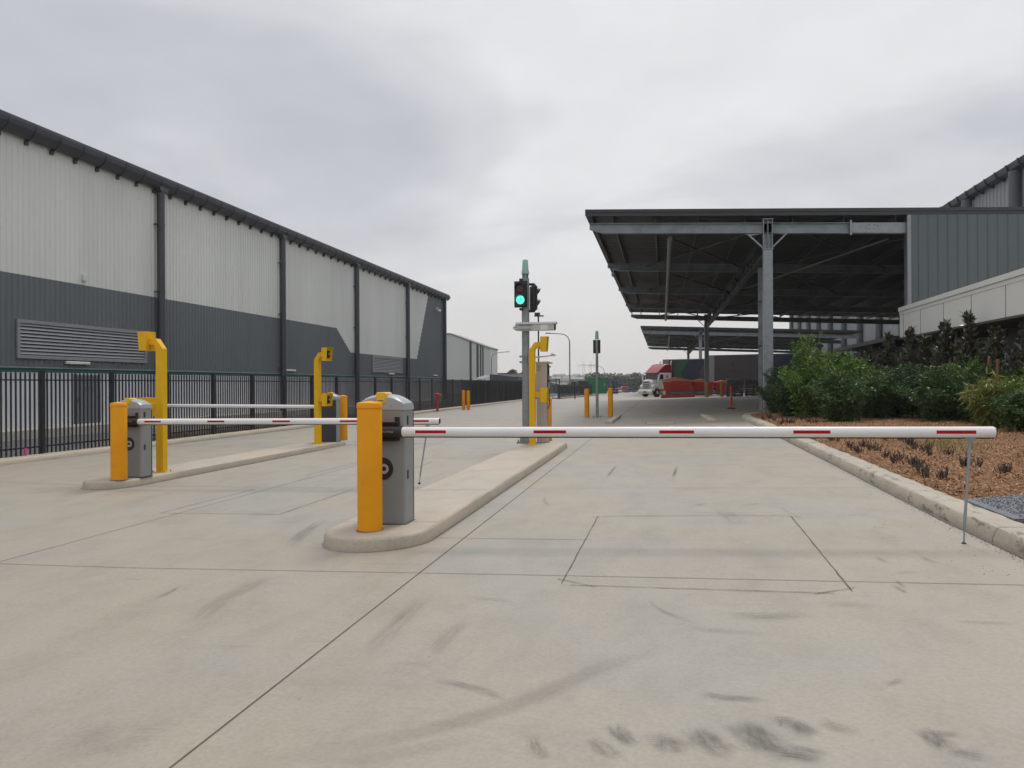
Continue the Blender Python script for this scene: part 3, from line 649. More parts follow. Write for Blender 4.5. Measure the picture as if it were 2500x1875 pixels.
# ================================================================== BOOM BARRIERS
def make_barrier(label):
    t = thing('boom_barrier', label, 'boom barrier', (0,0,0), 0, 'boom barriers across the lanes')
    # cabinet, front face at y=-0.15 (towards the viewer), width 0.54
    W = 0.27; D = 0.155
    def plan(w_, d_, c_): return [(-w_+c_, -d_), (w_-c_, -d_), (w_, -d_+c_), (w_, d_-c_), (w_-c_, d_), (-w_+c_, d_), (-w_, d_-c_), (-w_, -d_+c_)]
    cb = MB().prism(plan(W, D, 0.018), 'z', 0.0, 1.27).build('cabinet', 'cab', t)
    MB().prism(plan(W+0.02, D+0.02, 0.02), 'z', 0.0, 0.012).build('base_flange', 'charcoal', cb)
    MB().box(0.155, 0.215, -D-0.004, -D+0.01, 1.115, 1.195).build('lock_slot', 'black', cb)
    MB().box(W-0.01, W+0.004, -0.075, -0.03, 1.105, 1.205).build('lock_slot', 'black', cb); MB().box(W-0.01, W+0.004, -0.075, -0.03, 0.505, 0.60).build('lock_slot', 'black', cb)
    MB().box(-W-0.001, W+0.001, D-0.002, D+0.004, 0.02, 1.24).build('rear_panel', 'charcoal', cb)
    # domed lid: arch across x, chamfered fore and aft
    mb = MB(); n = 22; rows = []
    for (dy, q_) in ((-D-0.006, None), (-D-0.007, 0.0), (-D+0.012, 0.016), (-D+0.045, 0.030), (0, 0.036), (D-0.045, 0.030), (D-0.012, 0.016), (D+0.007, 0.0), (D+0.006, None)):
        base = len(mb.v); rows.append(base)
        for i in range(n+1):
            u = -1+2*i/n; arch = (1-abs(u)**2.4); ins = 0.0 if abs(u) < 0.99 or q_ is None else 0
            z = 1.272 if q_ is None else 1.272+0.062+0.078*arch+q_*(0.35+0.65*arch)
            mb.v.append((u*(W+0.006)-(0.01*u*abs(u)**6 if q_ is not None else 0), dy, z))
    for a, b_ in zip(rows, rows[1:]):
        for i in range(n): mb.f.append((a+i, a+i+1, b_+i+1, b_+i))
    mb.f.append(tuple(rows[0]+i for i in range(n, -1, -1)) + tuple(rows[-1]+i for i in range(n+1)))
    for i0 in (0, n): mb.f.append(tuple(r_+i0 for r_ in (rows if i0 else rows[::-1])))
    lid = mb.build('lid', 'cablid', t, ang=50)
    MB().prism([(-0.055, 1.345), (0.045, 1.345), (0.055, 1.40), (0.065, 1.448), (0.045, 1.468), (-0.045, 1.468), (-0.062, 1.448)], 'y', -D-0.014, 0.03).build('release_cap', 'yplastic', lid, bevel=0.008)
    MB().box(-0.035, 0.03, -D-0.017, -D-0.012, 1.372, 1.380).build('slot', 'black', lid)
    MB().rev([(0.006, -D-0.016), (0.006, -D-0.004)], (0.115, 0, 1.315), 10, 'y').build('screw', 'galv', lid)
    # disc badge
    dz = MB().rev([(0.123, -D-0.007), (0.125, -D-0.004), (0.125, -D+0.002)], (0.01, 0, 0.62), 40, 'y').build('disc_badge', 'black', t)
    mb = MB(); n = 30; c0 = (0.03, 0.62)
    for i in range(n):       # open swirl ring with a square notch
        a0 = R(150)-R(300)*i/n; a1 = R(150)-R(300)*(i+1)/n; P = []
        for a, r_ in ((a0, 0.026), (a0, 0.056), (a1, 0.056), (a1, 0.026)): P.append((c0[0]+r_*math.cos(a), -D-0.0085, c0[1]+r_*math.sin(a)))
        mb.quad(*P)
    mb.quad((-0.045, -D-0.0085, 0.66), (-0.005, -D-0.0085, 0.665), (-0.005, -D-0.0085, 0.645), (-0.045, -D-0.0085, 0.645))
    mb.build('badge_emblem', 'greysil', dz, smooth=False)
    # arm holder
    hz = 1.035
    mb = MB(); mb.box(-0.23, 0.215, -D-0.03, -D+0.002, hz-0.105, hz+0.105)
    h_ = mb.build('arm_holder', 'black', t, bevel=0.006)
    mb = MB(); mb.tube([(-0.20, -D-0.055, hz), (0.262, -D-0.055, hz)], 0.064, 24); mb.box(-0.20, 0.21, -D-0.075, -D-0.03, hz-0.105, hz-0.092); mb.box(-0.20, 0.21, -D-0.075, -D-0.03, hz+0.092, hz+0.105)
    mb.build('clamp', 'black', h_, bevel=0.002)
    mb = MB(); ay = -D-0.055-0.066
    text_mesh('brand_lettering', 'MAGNETIC', 0.034, 'greysil', h_, (0.08, ay-0.001, hz+0.004), (PI/2, PI, 0), 0.0006, 1.15)
    # arm, with rise of half a degree
    x0, x1, rise = 0.262, 6.15, 0.0
    ay = -D-0.055; pr = []; L_ = x1-x0
    arm = bpy.data.objects.new('arm', None)
    prof = [(0.045, 0.0), (0.052, 0.006), (0.054, 0.02), (0.054, L_-0.02), (0.051, L_-0.008), (0.046, L_)]
    mb = MB(); mb.rev(prof, (0, 0, 0), 28, 'x')
    arm = mb.build('arm', 'armw', t, loc=(x0, ay, hz)); arm.rotation_euler = (0, -R(0.36), 0)
    MB().rev([(0.049, L_-0.001), (0.049, L_+0.004), (0.03, L_+0.006)], (0,0,0), 20, 'x').build('end_cap', 'black', arm)
    mb = MB(); mb.box(0.03, L_-0.01, -0.013, 0.013, -0.0625, -0.050); mb.build('rubber_edge', 'rubber', arm)
    MB().box(0.03, L_-0.02, -0.009, 0.009, 0.050, 0.0565).build('light_strip', 'ledstrip', arm)
    for k in range(5):
        xs = 0.165+1.30*k; mb = MB(); n = 5
        for i in range(n):
            a0, a1 = R(-17+34*i/n+3), R(-17+34*(i+1)/n+3); r_ = 0.0552
            P = [(xs, -r_*math.cos(a0), r_*math.sin(a0)), (xs+0.345, -r_*math.cos(a0), r_*math.sin(a0)), (xs+0.345, -r_*math.cos(a1), r_*math.sin(a1)), (xs, -r_*math.cos(a1), r_*math.sin(a1))]
            mb.quad(*P)
        mb.build('reflective_stripe', 'red', arm)
    # hanging pendulum support
    lx = 5.67
    mb = MB(); mb.prism([(lx-0.05, -0.052), (lx+0.05, -0.052), (lx+0.022, -0.10), (lx-0.012, -0.10)], 'y', -0.02, 0.02)
    leg = mb.build('support_leg', 'galv', arm)
    mb = MB(); f0 = (lx+0.005, 0.0, -0.07); f1 = (lx-0.10, -0.13, -0.89)
    mb.tube([f0, f1], 0.0135, 10); mb.build('upper_tube', 'galv', leg)
    f2 = (lx-0.113, -0.15, -1.035)
    mb = MB(); mb.tube([f1, f2], 0.0075, 8); mb.rev([(0.013, -0.03), (0.013, 0.03)], (f1[0], f1[1], f1[2]-0.01), 8, 'z'); mb.build('rod', 'galv', leg)
    MB().rev([(0.022, -0.02), (0.024, 0.0), (0.012, 0.012)], f2, 12).build('foot', 'rubber', leg)
    return t
b1 = make_barrier('boom barrier nearest the camera, its cabinet behind the big amber bollard')
b1.location = (-3.06, 8.235, ISZ(-3.06))
c2 = at(200+487*.3165, 780+1212*.3165, KH)
b2 = dup(b1, 'middle boom barrier with its long arm reaching behind the nearest cabinet', (c2.x-0.235, c2.y, ISZ(c2.x)))
[setattr(q_, 'scale', (0.975, 1, 1)) for q_ in bpy.data.objects if q_.parent == b2 and q_.name.startswith('arm') and not q_.name.startswith('arm_holder')]
c3 = at(200+1925*.3165, 780+947*.3165, KH)
b3 = dup(b1, 'far boom barrier seen from its charcoal back, arm running left along the fence', (c3.x-0.14, c3.y+0.2, ISZ(c3.x)), PI)

# ================================================================== BOLLARDS
def make_bollard(label, r_=0.132, h_=1.37, group='round amber steel bollards'):
    t = thing('bollard', label, 'bollard', group=group)
    MB().rev([(r_, 0.0), (r_, h_-0.075), (r_-0.002, h_-0.07)], n=36).build('post', 'amber', t, ang=40)
    MB().rev([(r_+0.004, h_-0.068), (r_+0.004, h_-0.022), (r_-0.006, h_-0.008), (0.02, h_+0.008), (0.008, h_+0.009), (0.007, h_+0.016)], n=36).build('cap', 'amber', t, ang=40)
    MB().rev([(r_+0.016, 0.001), (r_+0.012, 0.006), (r_, 0.010)], n=36).build('grout_ring', 'soil', t)
    return t
bo = make_bollard('large amber bollard in front of the nearest barrier cabinet')
p = at(740+511*.3014, 900+1325*.3014, KH); bo.location = (p.x+0.0, p.y+0.11, ISZ(p.x))
def boll(label, px, py, isl=True, scl=1.0, dy=0.1, wsc=1.0):
    p = at(px, py, KH if isl else 0); c_ = dup(bo, label, (p.x, p.y+dy, gz(p.x, p.y)+(KH if isl else 0)), sc=(wsc, wsc, scl)); return c_
boll('amber bollard in front of the left barrier cabinet', 200+257*.3165, 780+1242*.3165, wsc=1.05, scl=1.02)
boll('amber bollard behind the charcoal backed far barrier cabinet', 200+1984*.3165, 780+936*.3165, dy=0.3)
c_ = boll('amber bollard behind the tall stainless payment cabinet', 740+1964*.3014, 900+592*.3014, scl=0.86, dy=0.3)
boll('amber bollard left of the far signal pole', 1040+1887*.208, 780+1147*.208, False, wsc=0.95, scl=1.05)
boll('amber bollard right of the far signal pole', 1040+2165*.208, 780+1143*.208, False, wsc=0.95, scl=1.06)
boll('left one of the two short amber bollards standing as a pair', 1040+437*.208, 780+1060*.208, False, 1.02, wsc=0.9)
boll('right one of the two short amber bollards standing as a pair', 1040+493*.208, 780+1060*.208, False, 1.0, wsc=0.9)
c_ = boll('small distant amber bollard beside the green skip', 1360+800*.0995, 880+838*.0995, False, 1.0)
for px, lab in ((1727, 'brown orange bollard left of the far canopy column'), (1762, 'brown orange bollard right of the far canopy column')):
    q = aty(px, 972, 82.0); c_ = dup(bo, lab, (q.x, 82.0, gz(q.x)), sc=(1.05, 1.05, 1.12))
    for k in bpy.data.objects:
        if k.parent == c_ and k.name.startswith(('post', 'cap')):
            k.data = k.data.copy(); k.data.materials[0] = M['amberdark']

# ================================================================== INTERCOM POSTS
def make_intercom(label):
    t = thing('intercom_post', label, 'intercom post', group='yellow double height intercom posts'); s_ = 0.075
    mb = MB(); mb.box(-s_, s_, -s_, s_, 0.008, 2.42)
    # mitred 45 degree bend and horizontal neck
    mb.hexa([(-s_,-s_,2.42),(s_,-s_,2.42),(s_,s_,2.42),(-s_,s_,2.42),(0.07,-s_,2.62),(0.125,-s_,2.50),(0.125,s_,2.50),(0.07,s_,2.62)])
    mb.hexa([(0.07,-s_,2.62),(0.125,-s_,2.50),(0.125,s_,2.50),(0.07,s_,2.62),(0.235,-s_,2.63),(0.235,-s_,2.50),(0.235,s_,2.50),(0.235,s_,2.63)])
    post = mb.build('post', 'yellow', t, bevel=0.004)
    MB().box(s_-0.002, 0.235, -0.05, 0.05, 1.22, 1.345).build('side_arm', 'yellow', t, bevel=0.003)
    MB().box(-0.15, 0.15, -0.13, 0.13, 0.0, 0.012).build('base_plate', 'yellow', t)
    for bx in (-0.12, 0.12):
        for by in (-0.1, 0.1): MB().rev([(0.012, 0.012), (0.012, 0.03), (0.006, 0.045)], (bx, by, 0), 8).build('bolt', 'galv', t)
    for z0, z1 in ((2.385, 2.755), (1.09, 1.455)):
        mb = MB(); th = 0.006; xb, xt = 0.385, 0.415; x0 = 0.23; y_ = 0.15; zm = z0+0.0
        mb.box(x0, x0+th, -y_, y_, z0, z1)
        for sy in (-y_, y_-th): mb.prism([(x0+th, z0), (xb, z0), (xt, z1), (x0+th, z1)], 'y', sy, sy+th)
        mb.box(x0+th, xt+0.02, -y_-0.004, y_+0.004, z1, z1+th); mb.box(x0+th, xb, -y_+th, y_-th, z0, z0+th)
        hd = mb.build('hood', 'yellow', t, bevel=0.0015)
        mb = MB(); mb.box(xb-0.07, xb-0.045, -y_+th, y_-th, z0+th, z1-0.002); mb.build('face_plate', 'yellow', hd)
        u = MB(); zc = (z0+z1)/2; u.prism([(-0.055+0.01, zc-0.11), (0.055, zc-0.11), (0.085, zc-0.03), (0.085, zc+0.05), (0.055, zc+0.11), (-0.045, zc+0.11)], 'x', xb-0.045, xb-0.012)
        un = u.build('intercom_unit', 'black', hd, bevel=0.006)
        MB().rev([(0.03, xb-0.014), (0.034, xb-0.002), (0.02, xb+0.004)], (0, 0.02, zc+0.01), 16, 'x').build('lens', 'chrome', un)
    MB().box(0.14, 0.228, -0.02, 0.02, 2.44, 2.495).build('gusset', 'yellow', t)
    return t
yp = make_intercom('yellow intercom post standing before the traffic light pole')
yp.location = (-3.27, 19.42, ISZ(-3.27))
p = at(200+597*.3165, 780+1180*.3165, KH); dup(yp, 'yellow intercom post turned away to the left beside the louvred wall', (p.x, p.y+0.08, ISZ(p.x)), PI)
p = at(200+1811*.3165, 780+962*.3165, KH); dup(yp, 'yellow intercom post in front of the far charcoal backed cabinet', (p.x, p.y+0.08, ISZ(p.x)), R(-8))

# ================================================================== TRAFFIC SIGNAL
px_, py_ = -3.54, 20.0; z0 = ISZ(px_)
t = thing('traffic_light', 'tall grey traffic light pole lit green with a pale green beacon cap', 'traffic light', (px_, py_, z0))
MB().prism([(-.09,-.06),(-.06,-.09),(.06,-.09),(.09,-.06),(.09,.06),(.06,.09),(-.06,.09),(-.09,.06)], 'z', 0.02, 4.36).build('pole', 'galv', t)
MB().box(-0.14, 0.13, -0.13, 0.12, 0.05, 0.45).build('base_box', 'galv', t, bevel=0.006)
MB().box(-0.22, 0.20, -0.2, 0.2, 0.0, 0.05).build('base_plate', 'galvd', t, bevel=0.004)
for bx in (-0.18, 0.16):
    for by in (-0.16, 0.16): MB().rev([(0.018, 0.05), (0.018, 0.085), (0.01, 0.11)], (bx, by, 0), 8).build('bolt', 'galvd', t)
def lantern(name, y, mx_, lit):
    # local: faces -y, centre at origin x; height 0.62
    mb = MB(); mb.box(-0.15, 0.15, 0.0, 0.13, 0.0, 0.63)
    o = mb.build(name, 'blackmetal', t, bevel=0.012)
    MB().box(-0.175, 0.175, 0.05, 0.062, -0.03, 0.66).build('backing_board', 'blackmetal', o)
    for k, zc in enumerate((0.165, 0.465)):
        n = 22; mb = MB(); rr_ = 0.128       # hooded visor, open at the lower front
        for i in range(n):
            a0 = R(-25)+R(230)*i/n; a1 = R(-25)+R(230)*(i+1)/n
            def dp(a): return -0.125*max(0.12, math.sin((a+R(25))/R(230)*PI)**0.7)
            P = [(rr_*math.cos(a0), 0.0, zc+rr_*math.sin(a0)), (rr_*math.cos(a0), dp(a0), zc+rr_*math.sin(a0)), (rr_*math.cos(a1), dp(a1), zc+rr_*math.sin(a1)), (rr_*math.cos(a1), 0.0, zc+rr_*math.sin(a1))]
            mb.quad(*P); q = [(x*0.965, y_, zc+(z-zc)*0.965) for x, y_, z in P]; mb.quad(*q[::-1]); mb.quad(P[1], q[1], q[2], P[2])
        mb.build('visor', 'blackmetal', o)
        MB().rev([(0.1, -0.024), (0.112, -0.012), (0.115, -0.002)], (0, 0, zc), 32, 'y').build('lens', 'greenlit' if (lit and k == 0) else 'lensoff', o)
    return o
o = lantern('lantern', 0, 0, True); o.location = (-0.09, -0.26, 3.60); o.rotation_euler = (0, 0, R(-3))
o = lantern('lantern', 0, 0, False); o.location = (0.26, 0.10, 3.52); o.rotation_euler = (0, 0, R(118))
for bx in ((-0.13, -0.05, -0.2, -0.05, 3.5, 3.56), (-0.13, -0.05, -0.2, -0.05, 4.26, 4.33), (0.05, 0.24, 0.02, 0.1, 3.46, 3.52), (0.05, 0.24, 0.02, 0.1, 4.17, 4.23)): MB().box(*bx).build('bracket', 'blackmetal', t, bevel=0.004)
MB().tube([(0,0,4.36), (0,0,4.42)], 0.06, 12).build('neck', 'galv', t)
mb = MB()
for k in range(6): a = k*PI/3; mb.tube([(0.07*math.cos(a), 0.07*math.sin(a), 4.37), (0.07*math.cos(a), 0.07*math.sin(a), 4.47)], 0.012, 6)
mb.rev([(0.088, 4.35), (0.088, 4.365)]); mb.rev([(0.09, 4.45), (0.09, 4.47)]); mb.build('mount', 'galvd', t)
bc = MB().rev([(0.102, 4.47), (0.096, 4.555), (0.088, 4.56), (0.072, 4.83), (0.062, 4.845), (0.02, 4.85)], n=24).build('beacon_cap', 'skygreen', t, ang=45)
# plate reader camera housing
cr = thing('plate_reader_camera', 'long pale grey camera housing clamped across the traffic light pole', 'camera', (px_, py_-0.2, z0+2.955))
MB().prism([(-0.09, 0.0), (0.09, 0.0), (0.1, 0.16), (0.07, 0.2), (-0.07, 0.2), (-0.1, 0.16)], 'x', -0.20, 0.80).build('housing', 'camw', cr, bevel=0.004)
MB().prism([(-0.125, 0.17), (-0.09, 0.222), (0.09, 0.222), (0.125, 0.17), (0.115, 0.165), (0.085, 0.212), (-0.085, 0.212), (-0.115, 0.165)], 'x', -0.215, 0.86).build('sun_shield', 'camw', cr)
MB().box(0.795, 0.825, -0.088, 0.088, 0.012, 0.185).build('front_glass', 'black', cr, bevel=0.004)
MB().box(-0.215, -0.195, -0.085, 0.085, 0.01, 0.18).build('rear_cap', 'charcoal', cr)
MB().box(0.44, 0.64, -0.104, -0.092, 0.01, 0.155).build('label_plate', 'white', cr)
mb = MB()
for z in (0.035, 0.14): mb.box(-0.1, 0.17, -0.115, -0.10, z-0.012, z+0.012); mb.rev([(0.014, -0.13), (0.014, -0.1)], (-0.12, 0, z), 8, 'y'); mb.rev([(0.014, -0.13), (0.014, -0.1)], (0.15, 0, z), 8, 'y'); mb.rev([(0.014, -0.13), (0.014, -0.1)], (0.19, 0, z), 8, 'y')
mb.build('clamp', 'galvd', cr)
mb = MB()
for k, (rr_, zz) in enumerate(((0.09, 0.07), (0.07, 0.10), (0.06, 0.05))):
    mb.tube([(-0.21-rr_*math.sin(PI*i/10), -0.02*k, zz-0.09*(i/10)+0.05) for i in range(11)], 0.006, 6)
mb.build('cable', 'rubber', cr)
# thin reader arm
ra = thing('arm_lamp', 'thin pale arm bracketed to the traffic light pole above the payment cabinet', 'arm', (px_, py_-0.05, z0+2.24))
MB().box(0.09, 0.2, -0.08, 0.05, -0.13, 0.1).build('bracket', 'galvd', ra, bevel=0.004)
MB().hexa([(0.2,-0.06,0.0),(0.8,-0.06,0.06),(0.8,0.06,0.06),(0.2,0.06,0.0),(0.2,-0.06,0.035),(0.8,-0.06,0.085),(0.8,0.06,0.085),(0.2,0.06,0.035)]).build('arm', 'camw', ra, bevel=0.003)
MB().prism([(0.68, 0.08), (0.82, 0.08), (0.70, 0.125)], 'y', -0.05, 0.05).build('tip', 'camw', ra)
mb = MB()
for z in (-0.1, 0.05): mb.tube([(-0.13, -0.1, z), (0.1, -0.1, z)], 0.01, 6); mb.box(-0.14, -0.1, -0.12, 0.0, z-0.025, z+0.025)
mb.build('clamp', 'galvd', ra)
# payment cabinet
pc = thing('payment_cabinet', 'tall stainless steel terminal cabinet behind the yellow intercom post', 'cabinet', (-3.12, 20.1, ISZ(-3.1)))
MB().box(-0.13, 0.14, -0.16, 0.16, 0.0, 1.27).build('pedestal', 'stain', pc, bevel=0.004)
MB().box(-0.10, 0.10, -0.13, 0.13, 1.27, 1.32).build('collar', 'black', pc)
hd = MB().box(-0.14, 0.155, -0.17, 0.17, 1.32, 2.10).build('housing', 'stain', pc, bevel=0.004)
MB().prism([(-0.15, 2.10), (0.24, 2.085), (0.27, 2.115), (0.2, 2.14), (-0.15, 2.135)], 'y', -0.19, 0.19).build('canopy', 'stain', pc, bevel=0.003)
mb = MB()
for k in range(5): mb.box(-0.12, 0.0, -0.173, -0.168, 1.90+0.035*k, 1.908+0.035*k)
mb.build('vent_slot', 'black', hd)
MB().box(0.155, 0.175, -0.13, 0.13, 1.36, 2.06).build('fascia', 'charcoal', hd, bevel=0.003)
MB().box(0.175, 0.18, -0.1, 0.1, 1.82, 1.98).build('screen', 'glass', hd)
mb = MB(); mb.box(0.175, 0.195, -0.08, 0.02, 1.66, 1.77); mb.box(0.175, 0.21, 0.03, 0.09, 1.70, 1.76); mb.box(0.175, 0.19, -0.09, 0.09, 1.42, 1.60); mb.build('reader', 'stain', hd, bevel=0.003)
mb = MB(); mb.tube([(0.17, -0.12, 2.0), (0.23, -0.12, 2.0)], 0.01, 8); mb.rev([(0.03, 0.225), (0.03, 0.24)], (0, -0.12, 2.0), 10, 'x'); mb.tube([(0.17, -0.13, 1.62), (0.25, -0.15, 1.66)], 0.012, 8); mb.build('knob', 'black', hd)
mb = MB(); mb.tube([(0.17, -0.1, 1.40), (0.21, -0.1, 1.30), (0.2, -0.1, 1.16), (0.22, -0.1, 1.02), (0.16, -0.1, 0.9)], 0.012, 8); mb.build('cable', 'rubber', pc)
MB().box(-0.16, 0.17, -0.18, 0.18, -0.002, 0.02).build('base_plate', 'galvd', pc)

# far signal pole seen from behind
q = at(1040+2010*.208, 780+1148*.208); t = thing('signal_pole', 'slim galvanised signal pole between two amber bollards', 'signal pole', (q.x, q.y, q.z))
MB().tube([(0,0,0.02), (0,0,1.2), (0,0,3.88)], [0.075, 0.072, 0.062], 14).build('pole', 'galv', t)
MB().box(-0.22, 0.22, -0.2, 0.2, 0, 0.03).build('base_plate', 'galvd', t)
for bx in (-0.17, 0.17): MB().rev([(0.025, 0.03), (0.025, 0.09)], (bx, -0.1, 0), 8).build('bolt', 'galvd', t)
MB().box(-0.17, 0.15, 0.06, 0.2, 3.25, 3.87).build('lantern', 'blackmetal', t, bevel=0.01)
MB().box(-0.2, 0.17, 0.12, 0.13, 3.22, 3.9).build('backing_board', 'blackmetal', t)
MB().rev([(0.105, 3.92), (0.098, 4.0), (0.09, 4.01), (0.075, 4.32), (0.06, 4.34)], n=18).build('beacon_cap', 'skygreen', t)

# ================================================================== LEFT WAREHOUSE
XW = -22.9
wh = thing('warehouse', 'long two tone warehouse in pale and slate ribbed cladding behind the fence', 'warehouse', (XW, 45, -0.3))
OW = (-XW, -45, 0.3)
zt = 11.02; zb = 2.33; YN = 79.6; YS = 8.0
def zdiv(y):
    if y < 51.6: return 5.68
    if y < 54.1: return 5.68-1.66*(y-51.6)/2.5
    if y < 69.9: return 4.02
    if y < 73.9: return 4.02+(zt-4.02)*(y-69.9)/4.0
    return zt
def ribbed(Y0, Y1, lo, hi, pitch=0.25, dep=0.028, stepped=True):
    mb = MB(); y = Y0; prev = None
    prof = [(0.0, 0), (0.13, 0), (0.155, dep), (0.215, dep), (0.25, 0)]
    while y < Y1-1e-6:
        yl = y if stepped else None
        for (a, da), (b_, db) in zip(prof, prof[1:]):
            ya = y+a*pitch/0.25; yb = min(Y1, y+b_*pitch/0.25); zc = lambda f_, yy: f_(y+pitch/2) if stepped else f_(yy)
            l0, h0 = zc(lo, ya), zc(hi, ya); l1, h1 = zc(lo, yb), zc(hi, yb)
            if h0-l0 > 0.02 or h1-l1 > 0.02: mb.quad((XW+da, ya, l0), (XW+db, yb, l1), (XW+db, yb, h1), (XW+da, ya, h0))
        y += pitch
    return mb
ribbed(YS, YN, zdiv, lambda y: zt).move(*OW).build('upper_cladding', 'wwhite', wh, smooth=False)
ribbed(YS, YN, lambda y: zb, zdiv).move(*OW).build('lower_cladding', 'wdark', wh, smooth=False)
MB().box(XW-0.06, XW+0.03, YS, YN, zb-0.05, zb).move(*OW).build('base_flashing', 'louvre', wh)
MB().box(XW-35, XW-0.06, YS, YN, 0.0, 11.05).move(*OW).build('core', 'wwhite', wh)
MB().hexa([(XW-36, YS-0.3, 13.2), (XW+0.45, YS-0.3, 11.42), (XW+0.45, YN+0.35, 11.42), (XW-36, YN+0.35, 13.2), (XW-36, YS-0.3, 13.35), (XW+0.45, YS-0.3, 11.57), (XW+0.45, YN+0.35, 11.57), (XW-36, YN+0.35, 13.35)]).move(*OW).build('roof', 'gutter', wh, loc=(0, 0, -0.36))
mb = MB(); mb.prism([(XW+0.03, 11.40), (XW+0.05, 11.08), (XW+0.16, 10.98), (XW+0.36, 11.06), (XW+0.50, 11.25), (XW+0.53, 11.42), (XW+0.50, 11.43), (XW+0.03, 11.43)], 'y', YS-0.3, YN+0.45)
gt = mb.move(*OW).build('gutter', 'gutter', wh, ang=25, loc=(0, 0, -0.36))
mb = MB(); mb.prism([(0.02, -0.43), (0.10, -0.59), (0.20, -0.50), (0.40, -0.40), (0.535, -0.20), (0.555, -0.01), (0.52, -0.005), (0.37, -0.35), (0.16, -0.45)], 'y', -0.025, 0.025); mb.box(0.02, 0.13, -0.06, 0.06, -0.65, -0.50)
gb0 = mb.build('gutter_bracket', 'gutter', gt, smooth=False); y = 8.6; first = True
while y < YN:
    o = gb0 if first else gb0.copy()
    if not first: C.objects.link(o)
    first = False; o.location = (0, y-45, 11.45+0.3); y += 1.2
for y in (19.9, 31.7, 43.3, 54.9, 66.8, 78.9):
    mb = MB(); mb.prism([(-0.24, 10.9), (0.24, 10.9), (0.42, 11.3), (-0.42, 11.3)], 'x', XW+0.04, XW+0.40)
    rh_ = mb.move(0, y, 0).move(*OW).build('rainwater_head', 'gutter', wh, loc=(0, 0, -0.36))
    mb = MB(); mb.rev([(0.17, -0.3), (0.17, 10.6)], (XW+0.22, y, 0), 16); mb.move(*OW).build('downpipe', 'pipe', wh)
    for z in (9.0, 5.9, 2.6): mb = MB(); mb.box(XW+0.03, XW+0.3, y-0.28, y-0.2, z, z+0.05); mb.rev([(0.178, z-0.02), (0.178, z+0.05)], (XW+0.22, y, 0), 16); mb.move(*OW).build('pipe_bracket', 'gutter', wh)
mb = MB(); mb.box(XW-0.1, XW+0.06, YN-0.12, YN+0.06, -0.3, 10.95); mb.move(*OW).build('corner_flashing', 'pipe', wh)
for (a, b_, z0_, z1_) in ((23.75, 30.85, 2.63, 4.05), (58.4, 65.65, 2.62, 3.96)):
    mb = MB(); f_ = 0.13; X0, X1 = XW+0.02, XW+0.10
    mb.box(X0, X1, a, b_, z0_, z0_+f_); mb.box(X0, X1, a, b_, z1_-f_, z1_); mb.box(X0, X1, a, a+f_, z0_+f_, z1_-f_); mb.box(X0, X1, b_-f_, b_, z0_+f_, z1_-f_)
    lf = mb.move(*OW).build('louvre_frame', 'louvre', wh)
    mb = MB(); n = 9
    for k in range(n):
        z = z0_+f_+(z1_-z0_-2*f_)*(k+0.15)/n; hh = (z1_-z0_-2*f_)/n
        mb.prism([(XW+0.02, z+hh*0.78), (XW+0.085, z+hh*0.05), (XW+0.092, z+hh*0.12), (XW+0.03, z+hh*0.84)], 'y', a+f_, b_-f_)
    mb.move(*OW).build('louvre_blade', 'louvre', lf); MB().box(XW+0.005, XW+0.032, a+f_, b_-f_, z0_+f_, z1_-f_).move(*OW).build('louvre_back', 'dark', lf)
for px in (219, 706, 953, 1061, 100-300):
    d_ = ray(px, 900); y = XW/d_[0]*d_[1]; y = 26.65 if px == 219 else y
    if y < YS+1: continue
    mb = MB(); mb.box(XW+0.03, XW+0.16, y-0.62, y+0.62, 2.47, 2.58); mb.move(*OW).build('wall_light', 'lampw', wh, bevel=0.02)
mb = MB(); mb.box(XW+0.03, XW+0.14, 26.95, 27.12, 5.0+0.82, 5.0+1.12); mb.move(*OW).build('sensor', 'white', wh, bevel=0.02)
mb = MB(); mb.box(XW+0.03, XW+0.3, 76.0, 76.2, 9.3, 9.5); mb.box(XW+0.3, XW+0.5, 75.7, 76.3, 9.1, 9.3); mb.box(XW+0.03, XW+0.3, 76.9, 77.1, 9.2, 9.4); mb.move(*OW).build('security_camera', 'white', wh, bevel=0.02)
mb = MB(); mb.box(XW-0.12, XW-0.05, YS, YN, 0.1, zb-0.20); 
pl = mb.move(*OW).build('precast_wall', 'precast', wh)
mb = MB(); y = YS+2
while y < YN: mb.box(XW-0.051, XW-0.046, y-0.012, y+0.012, 0.1, zb-0.2); y += 6.0
mb.move(*OW).build('panel_joint', 'dark', pl)
MB().box(XW-0.10, XW-0.035, YS, YN, zb-0.20, zb-0.05).move(*OW).build('teal_band', 'teal', wh)
mb = MB(); mb.prism([(XW-0.06, -0.32), (XW+0.45, -0.32), (XW+0.42, 0.02), (XW-0.06, 0.10)], 'y', YS, YN); mb.move(*OW).build('plinth', 'concd', wh)
mb = MB(); mb.box(XW-0.055, XW-0.03, 26.7, 27.95, 0.10, 2.05); dr = mb.move(*OW).build('door', 'door', wh, bevel=0.005)
mb = MB(); mb.box(XW-0.06, XW-0.02, 26.6, 26.7, 0.1, 2.1); mb.box(XW-0.06, XW-0.02, 27.95, 28.05, 0.1, 2.1); mb.move(*OW).build('frame', 'pipe', dr)
MB().box(XW-0.03, XW+0.02, 26.76, 26.84, 0.98, 1.16).move(*OW).build('handle', 'chrome', dr)
mb = MB()
for z in (1.56, 1.50, 1.43): mb.box(XW-0.0295, XW-0.027, 27.08, 27.6, z, z+0.012)
mb.box(XW-0.0295, XW-0.027, 27.08, 27.09, 1.43, 1.57); mb.box(XW-0.0295, XW-0.027, 27.6, 27.61, 1.43, 1.57)
mb.move(*OW).build('door_notice', 'blackmetal', dr)

